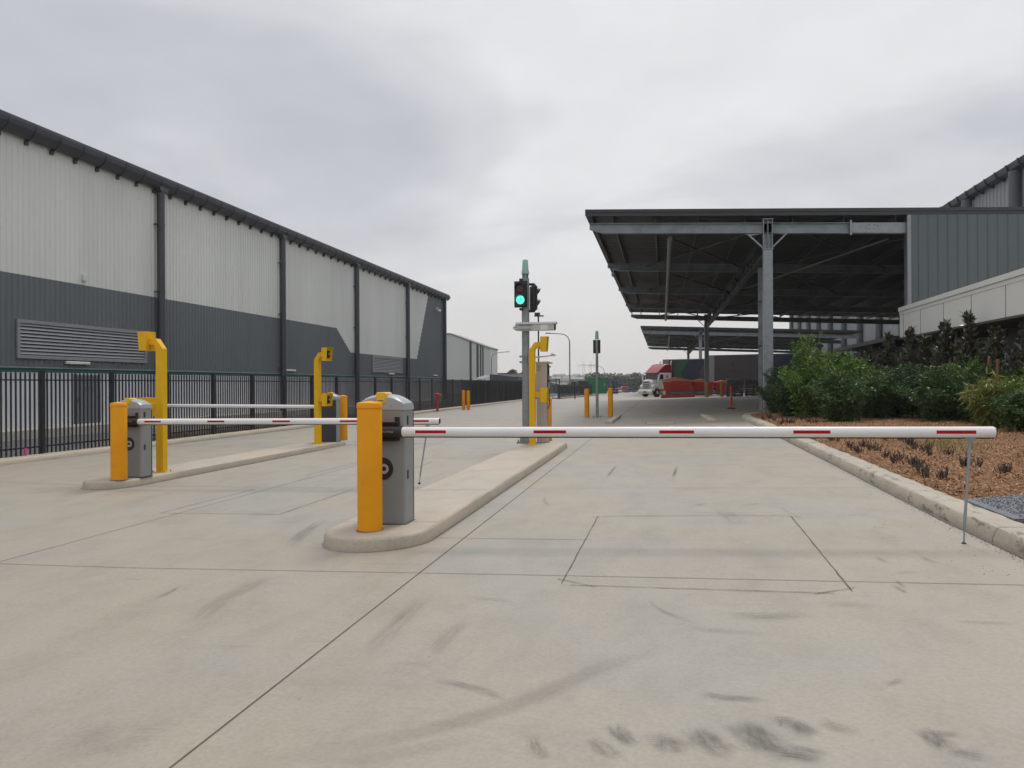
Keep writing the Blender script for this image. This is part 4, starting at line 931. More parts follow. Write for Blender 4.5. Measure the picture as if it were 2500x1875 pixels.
# ================================================================== PALISADE FENCE
FX = -15.5; fz = -0.14; ft = 1.98
fe = thing('palisade_fence', 'long black palisade fence with spear topped pales before the slate warehouse', 'fence', (FX, 45, fz))
posts = [11.8, 14.35, 16.89, 19.41, 21.92, 24.47, 27.07, 29.65, 32.25, 34.91, 37.4, 40.0, 42.6, 45.3, 47.9, 50.63, 53.34, 55.92, 58.63, 61.26, 63.98, 66.6, 69.27, 71.78, 74.47, 77.1, 79.7, 82.3, 84.9, 87.5]
H_ = ft-fz
for y in posts:
    w_ = 0.055 if y < 48 else 0.04
    po = MB().box(-w_, w_, y-45-w_, y-45+w_, -0.1, H_).build('post', 'fence', fe, bevel=0.004)
    MB().box(-w_-0.008, w_+0.008, y-45-w_-0.008, y-45+w_+0.008, H_, H_+0.018).build('cap', 'fence', po)
for a, b_ in zip(posts, posts[1:]):
    mb = MB(); n = 17; ya, yb = a+0.06-45, b_-0.06-45; s_ = (yb-ya)/n
    mb.box(-0.02, 0.02, ya, yb, H_-0.235, H_-0.20); mb.box(-0.02, 0.02, ya, yb, 0.20, 0.235)
    for k in range(n):
        y = ya+s_*(k+0.5); mb.box(0.019, 0.047, y-0.018, y+0.018, 0.03, H_-0.06)
        n0 = len(mb.v); mb.v += [(0.021, y-0.018, H_-0.06), (0.045, y-0.018, H_-0.06), (0.045, y+0.018, H_-0.06), (0.021, y+0.018, H_-0.06), (0.033, y, H_+0.01)]
        mb.f += [(n0, n0+1, n0+4), (n0+1, n0+2, n0+4), (n0+2, n0+3, n0+4), (n0+3, n0, n0+4)]
    mb.build('pale_panel', 'fence', fe, smooth=False)
    if a > 61: MB().box(-0.034, -0.026, ya, yb, 0.12, H_-0.2).build('shade_cloth', 'cloth', fe, smooth=False)
tp = MB().box(0, 0.03, -0.03, 0.03, 0, 0.2).build('survey_tape', 'pink', loc=(FX+0.05, 16.3, fz+0.02)); tag(tp, 'scrap of bright pink tape tied low on the fence', 'tape')

#PART3
# ================================================================== FAR GATE AND FENCES
g0 = thing('sliding_gate', 'dark open gate leaf leaning with raked bars past the long fence', 'gate', (-12.4, 91, gz(-12)))
mb = MB(); mb.bar((-3.0, -1.5, 2.35), (0.1, 0.4, 1.75), 0.06, 0.09); mb.bar((-3.0, -1.5, 0.12), (0.1, 0.4, 0.12), 0.06, 0.12); mb.bar((0.1, 0.4, 0.1), (0.1, 0.4, 1.78), 0.08, 0.08); mb.bar((-3.0, -1.5, 0.1), (-3.0, -1.5, 2.35), 0.08, 0.08)
mb.build('gate_frame', 'fence', g0)
mb = MB()
for k in range(16):
    f_ = (k+0.5)/16; x = -3+3.1*f_; y = -1.5+1.9*f_; mb.bar((x-0.35, y-0.2, 0.15), (x, y, 2.35-0.6*f_), 0.022, 0.03)
mb.build('bar_panel', 'fence', g0, smooth=False)
for k, xo in enumerate((0.25, 2.75)):
    gp = thing('gate_post', ('dark gate guide post with a loop frame on top beside the leaning gate leaf', 'second dark gate guide post with a loop frame nearer the far kerb')[k], 'gate post', (-12.3+xo*0.75, 91.4, gz(-12)), group='gate guide posts')
    MB().box(-0.06, 0.06, -0.06, 0.06, 0, 2.3-0.35*k).build('post', 'fence', gp)
    z = 2.3-0.35*k; mb = MB(); mb.box(-0.42, 0.1, -0.05, 0.05, z, z+0.1); mb.box(-0.42, -0.34, -0.05, 0.05, z-0.55, z); mb.box(-0.42, 0.06, -0.05, 0.05, z-0.62, z-0.55); mb.build('guide_loop', 'fence', gp)
sf = thing('steel_fence', 'low dark panel fence running back from the far gate posts', 'fence', (-12.2, 92, gz(-12)))
for k in range(7):
    y0, y1 = 2.0+3.6*k-1.9, 2.0+3.6*(k+1)-1.9; xa, xb = 0.2+y0*0.075-0.4, 0.2+y1*0.075-0.4
    MB().box(xa-0.04, xa+0.04, y0-0.04, y0+0.04, 0, 1.75).build('post', 'fence', sf)
    mb = MB(); n = 22
    for i in range(n): f_ = (i+0.5)/n; x = xa+(xb-xa)*f_; y = y0+(y1-y0)*f_; mb.box(x-0.012, x+0.012, y-0.012, y+0.012, 0.05, 1.7)
    mb.bar((xa, y0, 1.55), (xb, y1, 1.55), 0.03, 0.05); mb.bar((xa, y0, 0.2), (xb, y1, 0.2), 0.03, 0.05); mb.build('pale_panel', 'fence', sf, smooth=False)
q = at(1346, 977); tp = thing('tap_post', 'small pale standpipe with a curved spout by the far gate', 'tap', (-13.2, 88, gz(-13)))
MB().tube([(0,0,0),(0,0,0.75),(-0.05,0,0.85),(-0.2,0,0.88)], 0.04, 8).build('pipe', 'white', tp)
cf = thing('mesh_fence', 'tall dark chain mesh fence closing the far end of the yard', 'fence', (-8, 262, gz(0, 262)))
mb = MB(); mb.quad((-30, 0, 0), (42, 0, 0), (42, 0, 4.6), (-30, 0, 4.6)); mb.build('mesh', 'mesh', cf, smooth=False)
for k in range(19):
    x = -30+4.0*k; MB().box(x-0.05, x+0.05, -0.05, 0.05, 0, 4.7).build('post', 'fence', cf)
MB().box(-30, 42, -0.04, 0.04, 4.6, 4.7).build('top_rail', 'fence', cf)
tag(MB().box(-22, 34, -0.6, 0, 0, 0.75).build('barrier_wall', 'white', loc=(-6, 259, gz(0, 259)-0.1)), 'long low white wall at the foot of the far mesh fence', 'wall')

# hydrant standpipe
h = thing('fire_hydrant', 'crimson standpipe hydrant standing before the black fence corner', 'hydrant', (-15.0, -15.0/(ray(1068, 990)[0]/ray(1068, 990)[1]), gz(-15)))
MB().rev([(0.13,0),(0.13,0.04),(0.085,0.05),(0.085,1.12),(0.1,1.14),(0.1,1.2),(0.04,1.24)], n=16).build('pipe', 'hyd', h)
mb = MB(); mb.tube([(0,0,1.12),(0.2,0,1.14),(0.26,0,1.08)], 0.06, 10); mb.tube([(0,0,1.14),(-0.18,0,1.2)], 0.05, 10); mb.build('outlet', 'hyd', h)

# ================================================================== CANOPIES
def canopy(name, label, Y0, Y1, nf, xl, xr, zl, slope, xc, beam_xr, detail=True):
    t = thing(name, label, 'canopy', (xc, Y0, gz(xc, Y0)+0.1), group='steel truck canopies'); ox, oy, oz = -xc, -Y0, -(gz(xc, Y0)+0.1)
    Z = lambda x: zl-slope*(x-xl)
    pr = lambda mb, nm, m_, par=t, **k: mb.move(ox, oy, oz).build(nm, m_, par, **k)
    mb = MB(); ya, yb = Y0-0.25, Y1+0.5; th = 0.05
    # ribbed roof sheet
    nrib = int((yb-ya)/0.5); n0 = 0
    pts = []; y = ya
    while y < yb: pts += [(y, 0), (y+0.34, 0), (y+0.38, 0.045), (y+0.46, 0.045)]; y += 0.5
    for (a, da), (b_, db) in zip(pts, pts[1:]): mb.quad((xl, a, Z(xl)-0.22+da), (xl, b_, Z(xl)-0.22+db), (xr, b_, Z(xr)-0.22+db), (xr, a, Z(xr)-0.22+da))
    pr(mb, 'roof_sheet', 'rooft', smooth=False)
    mb = MB(); mb.hexa([(xl, ya, Z(xl)-0.12), (xr, ya, Z(xr)-0.12), (xr, yb, Z(xr)-0.12), (xl, yb, Z(xl)-0.12), (xl, ya, Z(xl)-0.06), (xr, ya, Z(xr)-0.06), (xr, yb, Z(xr)-0.06), (xl, yb, Z(xl)-0.06)]); pr(mb, 'roof_deck', 'gutter')
    mb = MB()
    for (y_a, y_b, top, bot) in ((ya-0.06, ya, 0.0, -0.14), (ya-0.03, ya, -0.145, -0.30)): mb.hexa([(xl-0.05, y_a, Z(xl)+bot), (xr, y_a, Z(xr)+bot), (xr, y_b, Z(xr)+bot), (xl-0.05, y_b, Z(xl)+bot), (xl-0.05, y_a, Z(xl)+top), (xr, y_a, Z(xr)+top), (xr, y_b, Z(xr)+top), (xl-0.05, y_b, Z(xl)+top)])
    mb.box(xl-0.06, xl, ya, yb, Z(xl)-0.24, Z(xl)-0.0); mb.hexa([(xl-0.05, yb, Z(xl)-0.3), (xr, yb, Z(xr)-0.3), (xr, yb+0.05, Z(xr)-0.3), (xl-0.05, yb+0.05, Z(xl)-0.3), (xl-0.05, yb, Z(xl)), (xr, yb, Z(xr)), (xr, yb+0.05, Z(xr)), (xl-0.05, yb+0.05, Z(xl))])
    pr(mb, 'edge_fascia', 'charfas')
    # purlins run along the canopy, seen as short ends over the front beam
    x = xl+0.35; k = 0
    xs = [xl+0.25, xl+1.2, xl+3.1, xl+5.0, xl+7.0, xl+9.0, xl+11.1, xl+13.2]
    while xs[-1] < xr-2: xs.append(xs[-1]+2.1)
    for x in xs:
        mb = MB(); z = Z(x)-0.235; mb.box(x-0.035, x+0.035, Y0-0.05, Y1+0.3, z-0.02, z); mb.box(x-0.01, x+0.01, Y0-0.05, Y1+0.3, z-0.32, z); mb.box(x-0.035, x+0.035, Y0-0.05, Y1+0.3, z-0.34, z-0.32); pr(mb, 'purlin', 'steel')
    # frames
    for k in range(nf):
        y = Y0+(Y1-Y0)*k/(nf-1); bx = beam_xr if k == 0 else xr
        hz_ = 0.46; a = Vector((xl+0.75, y, Z(xl+0.75)-0.59-hz_/2)); b_ = Vector((bx, y, Z(bx)-0.59-hz_/2))
        mb = MB(); mb.ibeam(a, b_, hz_, 0.26, 0.025, 0.02)
        # tapered nose
        zt_ = Z(xl)-0.59; zt2 = Z(xl+0.75)-0.59
        mb.prism([(xl+0.12, zt_-0.26), (xl+0.75, zt2-hz_), (xl+0.75, zt2), (xl+0.12, zt_)], 'y', y-0.012, y+0.012)
        mb.hexa([(xl+0.12, y-0.13, zt_-0.28), (xl+0.75, y-0.13, zt2-hz_-0.005), (xl+0.75, y+0.13, zt2-hz_-0.005), (xl+0.12, y+0.13, zt_-0.28), (xl+0.12, y-0.13, zt_-0.26), (xl+0.75, y-0.13, zt2-hz_+0.02), (xl+0.75, y+0.13, zt2-hz_+0.02), (xl+0.12, y+0.13, zt_-0.26)])
        mb.box(xl+0.12, xl+0.75, y-0.13, y+0.13, zt2-0.012, zt2+0.008)
        bm = pr(mb, 'frame_beam', 'galvd')
        if k == 0 and detail:
            sx = 7.0+1.0; mb = MB(); z = Z(sx)-0.59
            mb.box(sx-0.04, sx+0.04, y-0.18, y-0.13, z-hz_-0.08, z+0.1); pr(mb, 'splice_plate', 'galv', bm)
            mb = MB(); z = Z(9)-0.59-0.2
            for (u, v_) in ((8.75, 0.1), (8.95, 0.1), (8.75, -0.06), (8.92, -0.06), (9.05, 0.06)): mb.rev([(0.022, y-0.14), (0.022, y-0.128)], (u, 0, z+v_), 8, 'y')
            pr(mb, 'bolt_hole', 'black', bm)
            mb = MB(); x_a, x_b = sx+0.06, bx; mb.hexa([(x_a, y-0.134, Z(x_a)-0.59-hz_+0.03), (x_b, y-0.134, Z(x_b)-0.59-hz_+0.03), (x_b, y-0.131, Z(x_b)-0.59-hz_+0.03), (x_a, y-0.131, Z(x_a)-0.59-hz_+0.03), (x_a, y-0.134, Z(x_a)-0.62), (x_b, y-0.134, Z(x_b)-0.62), (x_b, y-0.131, Z(x_b)-0.62), (x_a, y-0.131, Z(x_a)-0.62)]); pr(mb, 'web_plate', 'galv', bm)
    # longitudinal truss on the column line
    za, zb_ = Z(xc)-0.62, Z(xc)-1.75
    mb = MB(); mb.ibeam((xc, Y0+0.2, zb_), (xc, Y1-0.2, zb_), 0.3, 0.25, 0.02, 0.015); mb.ibeam((xc, Y0+0.2, za-0.25), (xc, Y1-0.2, za-0.25), 0.25, 0.25, 0.02, 0.015)
    n = int((Y1-Y0)/3)
    for i in range(n):
        y0_ = Y0+(Y1-Y0)*i/n; y1_ = Y0+(Y1-Y0)*(i+1)/n; mb.bar((xc, y0_, za-0.3 if i % 2 else zb_), (xc, y1_, zb_ if i % 2 else za-0.3), 0.12, 0.12)
    pr(mb, 'truss', 'steel')
    # roof plane bracing and knee braces
    for k in range(nf-1):
        ya_ = Y0+(Y1-Y0)*k/(nf-1); yb_ = Y0+(Y1-Y0)*(k+1)/(nf-1)
        for (xa, xb) in ((xl+2.5, xc), (xc, xl+2.5), (xc+1, xc+8), (xc+8, xc+1)):
            mb = MB(); mb.tube([(xa, ya_, Z(xa)-0.75), (xb, yb_, Z(xb)-0.75)], 0.05, 8); pr(mb, 'brace', 'steel')
    mb = MB(); mb.tube([(xl+3.75, Y0+0.6, Z(xl+3.75)-1.15), (xl+3.75, Y1-0.4, Z(xl+3.75)-1.15)], 0.11, 12); pr(mb, 'drain_pipe', 'galvd')
    mb = MB(); mb.tube([(xc+5.2, Y0+1, Z(xc+5)-1.1), (xc-0.1+1.0, Y1-30 if Y1-30 > Y0 else Y0+12, Z(xc+1)-1.3)], 0.045, 8); pr(mb, 'conduit', 'galv')
    # columns
    for k, y in enumerate((Y0, Y1)):
        g = gz(xc, y)+0.05; top = Z(xc)-0.59-0.46; zj = top-0.72
        cw = 0.2 if k == 0 else 0.22
        mb = MB(); mb.box(xc-cw, xc+cw, y-cw, y+cw, g, zj); c_ = pr(mb, 'column', 'galv', bevel=0.02)
        mb = MB(); mb.box(xc-cw-0.03, xc+cw+0.03, y-cw-0.03, y+cw+0.03, zj, zj+0.04)
        mb.box(xc-cw, xc-cw+0.03, y-cw, y+cw, zj+0.04, Z(xc)-0.45); mb.box(xc+cw-0.03, xc+cw, y-cw, y+cw, zj+0.04, Z(xc)-0.45); mb.box(xc-0.012, xc+0.012, y-cw, y+cw, zj+0.04, Z(xc)-0.45); mb.box(xc-cw, xc+cw, y-0.01, y+0.01, zj+0.04, Z(xc)-0.45)
        mb.box(xc-cw-0.03, xc+cw+0.03, y-cw-0.05, y+cw+0.05, Z(xc)-0.46, Z(xc)-0.43)
        pr(mb, 'column_head', 'galv', c_)
        for s_ in (-1, 1):
            mb = MB(); mb.bar((xc+s_*(cw), y-0.05, zj+0.1), (xc+s_*(cw+0.6), y-0.05, top-0.03), 0.06, 0.09, up=(0, 1, 0)); mb.prism([(xc+s_*cw, top), (xc+s_*(cw+0.72), top), (xc+s_*(cw+0.6), top-0.07), (xc+s_*(cw+0.45), top-0.07)], 'y', y-0.07, y-0.03); pr(mb, 'knee_brace', 'galv', c_)
    mb = MB(); mb.tube([(xc+0.28, Y0+4.6, gz(xc, Y0)+0.05), (xc+0.28, Y0+4.6, Z(xc)-1.9)], 0.15, 14); pr(mb, 'downpipe', 'galvd')
    mb = MB()
    for z in (1.2, 3.4, 5.6): mb.box(xc+0.10, xc+0.46, Y0+4.42, Y0+4.6, z, z+0.06)
    pr(mb, 'pipe_bracket', 'steel')
    return t, Z
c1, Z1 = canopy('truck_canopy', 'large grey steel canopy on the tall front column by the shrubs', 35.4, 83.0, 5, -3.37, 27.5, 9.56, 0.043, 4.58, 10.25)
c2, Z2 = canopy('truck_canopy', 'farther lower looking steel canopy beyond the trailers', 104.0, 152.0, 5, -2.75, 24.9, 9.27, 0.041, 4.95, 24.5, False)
q = aty(1498, 668, 44); d = thing('dome_camera', 'small pale dome camera hanging under the canopy edge', 'camera', q.to_tuple())
MB().tube([(0,0,0),(0,0,0.22),(0.3,0,0.3)], 0.04, 8).build('arm', 'galv', d); MB().rev([(0.03,-0.2),(0.12,-0.14),(0.13,0.0),(0.08,0.04)], n=14).build('dome', 'galvd', d)

# ================================================================== OFFICE BUILDING ON THE RIGHT
of = thing('office_building', 'grey ribbed office block with a white panelled awning fascia over the shrubs', 'building', (10.3, 35.4, 0.2)); OO = (-10.3, -35.4, -0.2)
pr = lambda mb, nm, m_, par=of, **k: mb.move(*OO).build(nm, m_, par, **k)
mb = MB(); x = 10.32; yf = 35.12; prof = [(0, 0), (0.30, 0), (0.32, 0.03), (0.36, 0.03), (0.38, 0)]
while x < 24:
    for (a, da), (b_, db) in zip(prof, prof[1:]): mb.quad((x+a, yf-da, 4.55), (x+b_, yf-db, 4.55), (x+b_, yf-db, Z1(x+b_)-0.30), (x+a, yf-da, Z1(x+a)-0.30))
    x += 0.38
cl = pr(mb, 'ribbed_cladding', 'cladg', smooth=False)
mb = MB(); mb.box(10.24, 24, 35.125, 35.7, 4.3, 8.0); mb.hexa([(10.24, 35.125, 8.0), (24, 35.125, 8.0), (24, 35.7, 8.0), (10.24, 35.7, 8.0), (10.24, 35.125, Z1(10.24)-0.31), (24, 35.125, Z1(24)-0.31), (24, 35.7, Z1(24)-0.31), (10.24, 35.7, Z1(10.24)-0.31)]); pr(mb, 'upper_wall', 'cladg')
mb = MB(); mb.box(10.20, 10.34, 35.06, 35.2, 4.5, Z1(10.3)-0.31); pr(mb, 'corner_trim', 'louvre')
mb = MB(); mb.box(10.0, 24, 12, 35.5, 3.50, 4.46); fa = pr(mb, 'awning_fascia', 'fascia', bevel=0.004)
mb = MB(); mb.box(9.985, 24, 11.9, 35.52, 4.46, 4.60); mb.box(9.95, 24, 11.9, 35.55, 4.605, 4.78); pr(mb, 'capping', 'fascia', fa, bevel=0.004)
mb = MB()
for y in (35.0-0.02, 32.8, 30.27, 27.73, 25.15, 22.6, 20.0, 17.4): mb.box(9.994, 10.004, y-0.012, y+0.012, 3.5, 4.45)
pr(mb, 'panel_joint', 'charcoal', fa)
mb = MB(); mb.box(10.02, 24, 12, 35.48, 3.44, 3.495); pr(mb, 'soffit', 'soffit')
mb = MB(); mb.box(14.2, 24, 10, 66, 0, 3.43); pr(mb, 'ground_floor_wall', 'charcoal')
for k in range(9):
    y = 12+2.7*k+0.6
    mb = MB(); mb.box(14.17, 14.21, y, y+2.3, 0.5, 2.9); wn = pr(mb, 'window', 'glass')
    mb = MB(); mb.box(14.14, 14.22, y-0.06, y, 0.44, 2.96); mb.box(14.14, 14.22, y+2.3, y+2.36, 0.44, 2.96); mb.box(14.14, 14.22, y+1.12, y+1.18, 0.5, 2.9); pr(mb, 'window_frame', 'steel', wn)
for (x, y, w_) in ((10.62, 24.0, 0.16), (10.6, 30.6, 0.09)):
    mb = MB(); mb.box(x-w_, x+w_, y-w_, y+w_, 0.1, 3.44); pr(mb, 'post', 'blackmetal' if w_ > 0.1 else 'steel')
mb = MB(); mb.box(11.6, 14.0, 26.5, 29.0, 0, 3.43); pr(mb, 'ribbed_bay', 'charcoal')
mb = MB()
for k in range(24): mb.box(11.6+0.1*k, 11.65+0.1*k, 26.46, 26.5, 0, 3.42)
pr(mb, 'bay_rib', 'steel', smooth=False)
# second awning and lower wing under the canopies
mb = MB(); mb.hexa([(14.0, 51.5, 4.22), (19, 51.5, 4.3), (19, 68, 4.2), (14.0, 68, 4.12), (14.0, 51.5, 4.48), (19, 51.5, 4.5), (19, 68, 4.4), (14.0, 68, 4.38)]); pr(mb, 'rear_awning', 'wdark')
mb = MB(); mb.box(16.5, 24, 50, 72, 0, 4.15); pr(mb, 'rear_wing', 'charcoal')
mb = MB()
for k in range(6): mb.box(16.46, 16.5, 51+3.2*k, 53.4+3.2*k, 1.0, 2.6)
pr(mb, 'rear_window', 'glass', smooth=False)
for x, y in ((14.3, 52), (14.3, 60)):
    mb = MB(); mb.box(x-0.07, x+0.07, y-0.07, y+0.07, 0.1, 4.2); pr(mb, 'rear_post', 'steel')
# ================================================================== TALL WAREHOUSE BEHIND
tw = thing('warehouse', 'tall grey warehouse with a stepped gutter rising over the office roof', 'warehouse', (28, 110, 0)); OT = (-28, -110, 0)
pt = lambda mb, nm, m_, par=tw, **k: mb.move(*OT).build(nm, m_, par, **k)
mb = MB(); y = 40.0
while y < 178:
    for (a, da), (b_, db) in zip([(0, 0), (0.5, 0), (0.55, 0.07), (0.68, 0.07), (0.73, 0)], [(0.5, 0), (0.55, 0.07), (0.68, 0.07), (0.73, 0)]): mb.quad((28-da, y+a, 0), (28-db, y+b_, 0), (28-db, y+b_, 18.6), (28-da, y+a, 18.6))
    y += 0.73
pt(mb, 'ribbed_cladding', 'wallfar', smooth=False)
pt(MB().box(28.02, 70, 40, 178, 0, 18.6), 'core', 'wallfar')
pt(MB().box(27.3, 70, 39.6, 178.4, 18.75, 19.0), 'roof', 'gutter')
mb = MB()
mb.prism([(27.96, 18.9), (27.94, 18.45), (27.7, 18.35), (27.4, 18.5), (27.25, 18.92)], 'y', 39.6, 178.4); gt = pt(mb, 'gutter', 'gutter')
gb1 = MB().prism([(-0.02, 18.15), (-0.02, 18.5), (-0.7, 18.75), (-0.8, 18.98), (-0.86, 18.98), (-0.78, 18.6), (-0.4, 18.28)], 'y', -0.06, 0.06).build('gutter_bracket', 'charfas', gt, smooth=False); y = 41.0; first = True
while y < 178:
    o = gb1 if first else gb1.copy()
    if not first: C.objects.link(o)
    first = False; o.location = (0, y-110, 0); y += 2.1
for y in [48+9.8*k for k in range(14)]: pt(MB().rev([(0.42, 0), (0.42, 18.3)], (27.55, y, 0), 14), 'downpipe', 'cladg')

# ================================================================== TRUCKS UNDER THE CANOPIES
def wheel(par, x, y, z, r_=0.5, w_=0.3, nm='wheel'):
    w0 = MB().rev([(r_*0.72, -w_/2), (r_*0.96, -w_/2), (r_, -w_/2+0.04), (r_, w_/2-0.04), (r_*0.96, w_/2), (r_*0.72, w_/2)], (0,0,0), 22, 'y').build(nm, 'rubber', par, loc=(x, y, z))
    MB().rev([(r_*0.1, -w_/2-0.06), (r_*0.3, -w_/2-0.05), (r_*0.4, -w_/2+0.03), (r_*0.68, -w_/2-0.01), (r_*0.70, w_/2+0.01), (r_*0.3, w_/2+0.04)], (0,0,0), 16, 'y').build('rim', 'chrome', w0)
def trailer(label, p, hd, Ln, Ht, graphic):
    t = thing('semi_trailer', label, 'trailer', (p[0], p[1], gz(p[0], p[1])), hd, 'curtain sided trailers under the canopy')   # local +x is rearward, viewer side is -y
    MB().box(0, Ln, -1.25, 1.25, 1.15, Ht).build('body', 'tgrey', t, bevel=0.03)
    MB().box(-0.03, 0.75, -1.27, 1.27, 1.1, Ht+0.01).build('front_panel', 'tlight', t, bevel=0.02)
    MB().box(0.0, Ln, -1.28, 1.28, Ht, Ht+0.10).build('roof_rail', 'galvd' if graphic else 'tlight', t)
    MB().box(0.1, Ln, -1.22, 1.22, 0.98, 1.15).build('side_rail', 'tlight', t)
    z0_, z1_ = 1.2, Ht-0.02; zm = (z0_+z1_)/2; yv = -1.262
    def chev(x, w_, m_, nm, tip):
        mb = MB(); P = [(x, zm), (x+tip, z1_), (x+tip+w_, z1_), (x+w_, zm), (x+tip+w_, z0_), (x+tip, z0_)]
        mb.prism([P[0], P[3], P[2], P[1]], 'y', yv-0.003, yv); mb.prism([P[0], P[5], P[4], P[3]], 'y', yv-0.003, yv); mb.build(nm, m_, t, smooth=False)
    if graphic == 1:
        chev(1.15, 1.1, 'tgreen', 'green_chevron', 1.0); chev(2.28, 2.2, 'tnavy', 'navy_chevron', 1.0)
    if graphic == 2:
        MB().prism([(0.1, z0_), (0.1, z1_), (0.75, z1_), (0.05, zm), (0.75, z0_)], 'y', yv-0.003, yv).build('navy_edge', 'tnavy', t, smooth=False)
        MB().prism([(5.6, zm), (6.6, z1_), (Ln-0.05, z1_), (Ln-0.05, z0_), (6.6, z0_)], 'y', yv-0.003, yv).build('navy_field', 'tnavy', t, smooth=False)
        text_mesh('curtain_lettering', 'CTI', 0.55, 'blackmetal', t, (1.15, yv-0.006, zm-0.05), (PI/2, 0, 0)); text_mesh('curtain_lettering', 'LOGISTICS', 0.3, 'blackmetal', t, (3.0, yv-0.006, zm-0.1), (PI/2, 0, 0))
        MB().prism([(2.75, zm+0.6), (3.05, zm+0.9), (2.95, zm+0.6), (3.05, zm+0.35)], 'y', yv-0.005, yv).build('curtain_emblem', 'blackmetal', t)
    for k in range(7 if Ln > 8 else 4): MB().box(0.9+k*(Ln-1)/7-0.01, 0.9+k*(Ln-1)/7+0.01, yv-0.012, yv-0.004, 1.05, 1.3).build('curtain_strap', 'tlight', t)
    for k in range(3):
        for s_ in (-1, 1): wheel(t, Ln-1.2-1.3*k, s_*1.02, 0.52, 0.5, 0.4)
    MB().box(1.5, Ln-0.2, -1.0, 1.0, 0.7, 0.98).build('chassis', 'black', t)
    return t
hd = math.atan2(87.2-92.7, 13.5-0.2)
u_ = Vector((math.cos(hd), math.sin(hd)))
pA = Vector((0.55, 95.8)); trailer('lead trailer with green and navy chevrons behind the red and white truck', pA, hd, 5.9, 4.35, 1)
pB = pA+u_*5.35+Vector((0.45, -1.0))*0.5; trailer('rear trailer with dark navy curtains and lettering behind the canopy column', (pB.x, pB.y), hd, 12.5, 4.55, 2)
# conventional cab
tk = thing('truck', 'white and red prime mover with a chrome grille facing the yard', 'truck', (-1.25, 92.8, gz(-1)), R(46)); tk.scale = (0.86, 0.95, 0.97)   # local -x is forward
cabp = [(0.0, 0.95), (0.0, 2.35), (0.35, 2.95), (2.6, 2.95), (2.6, 0.95)]
cb = MB().prism(cabp, 'y', -1.15, 1.15).build('cab_body', 'white', tk, bevel=0.06)
MB().prism([(-0.12, 2.93), (0.55, 3.45), (1.35, 3.98), (2.5, 4.08), (2.62, 2.93)], 'y', -1.12, 1.12).build('roof_fairing', 'truckred', tk, bevel=0.09)
MB().box(-0.22, 0.1, -1.13, 1.13, 2.86, 2.99).build('sun_visor', 'truckred', tk, bevel=0.02)
mb = MB(); mb.prism([(-0.012, 2.2), (0.0, 2.36), (0.26, 2.86), (0.24, 2.88), (-0.03, 2.36)], 'y', -1.0, 1.0); mb.hexa([(-0.03,-1.02,2.12),(-0.03,1.02,2.12),(0.0,1.02,2.12),(0.0,-1.02,2.12),(0.02,-1.0,2.85),(0.02,1.0,2.85),(0.3,1.0,2.85),(0.3,-1.0,2.85)]); mb.build('windscreen', 'glass', cb)
for s_ in (-1, 1):
    MB().prism([(0.25, 2.15), (0.45, 2.75), (0.95, 2.75), (0.95, 2.15)], 'y', s_*1.155-0.012, s_*1.155+0.012).build('side_window', 'glass', cb)
    MB().box(1.6, 1.8, s_*1.155-0.012, s_*1.155+0.012, 2.35, 2.65).build('sleeper_window', 'glass', cb)
    MB().box(0.12, 0.16, s_*1.155-0.012, s_*1.155+0.014, 1.2, 2.8).build('door_pillar', 'black', cb)
    m_ = MB(); m_.box(-0.25, -0.18, s_*1.38-0.1, s_*1.38+0.1, 2.0, 2.75); m_.tube([(0, s_*1.15, 2.7), (-0.2, s_*1.38, 2.7)], 0.025, 6); m_.build('mirror', 'chrome', tk)
    MB().tube([(2.75, s_*0.95, 1.0), (2.75, s_*0.95, 4.25), (2.85, s_*0.95, 4.4)], 0.08, 10).build('exhaust_stack', 'chrome', tk)
hood = MB().prism([(-0.95, 0.95), (-0.93, 1.85), (-0.7, 2.05), (0.02, 2.22), (0.02, 0.95)], 'y', -0.85, 0.85).build('bonnet', 'white', tk, bevel=0.1)
MB().prism([(-0.5, 2.10), (0.03, 2.235), (0.03, 2.28), (-0.55, 2.12)], 'y', -0.88, -0.3).build('red_flash', 'truckred', hood)
for s_ in (-1, 1):
    MB().prism([(-1.05, 0.75), (-1.0, 1.35), (-0.7, 1.55), (0.2, 1.52), (0.45, 1.3), (0.45, 1.0), (0.2, 1.15), (-0.5, 1.15), (-0.72, 0.72)], 'y', s_*0.96-0.2, s_*0.96+0.2).build('mudguard', 'white', tk, bevel=0.04)
    MB().rev([(0.12, -1.1), (0.15, -1.04), (0.15, -1.0)], (0, s_*0.95, 1.15), 14, 'x').build('headlight', 'chrome', tk)
    wheel(tk, -0.12, s_*0.98, 0.52, 0.52, 0.32)
    for xx in (3.6, 4.9): wheel(tk, xx, s_*0.95, 0.52, 0.52, 0.5)
gr = MB().box(-1.03, -0.94, -0.55, 0.55, 0.9, 1.90).build('grille', 'charcoal', tk, bevel=0.03)
mb = MB()
for k in range(4): mb.box(-1.07, -1.03, -0.5, 0.5, 0.98+k*0.21, 1.07+k*0.21)
mb.box(-1.07, -1.03, -0.6, -0.5, 0.9, 1.92); mb.box(-1.07, -1.03, 0.5, 0.6, 0.9, 1.92); mb.box(-1.07, -1.03, -0.6, 0.6, 1.86, 1.96); mb.build('grille_bar', 'chrome', gr)
MB().prism([(-1.25, 0.38), (-1.32, 0.62), (-1.22, 0.95), (-1.02, 0.95), (-0.95, 0.38)], 'y', -1.2, 1.2).build('bumper', 'chrome', tk, bevel=0.05)
MB().box(-1.32, -1.24, -0.3, 0.3, 0.55, 0.7).build('number_plate', 'black', tk)
MB().box(0.0, 5.6, -0.5, 0.5, 0.6, 0.98).build('chassis', 'black', tk)
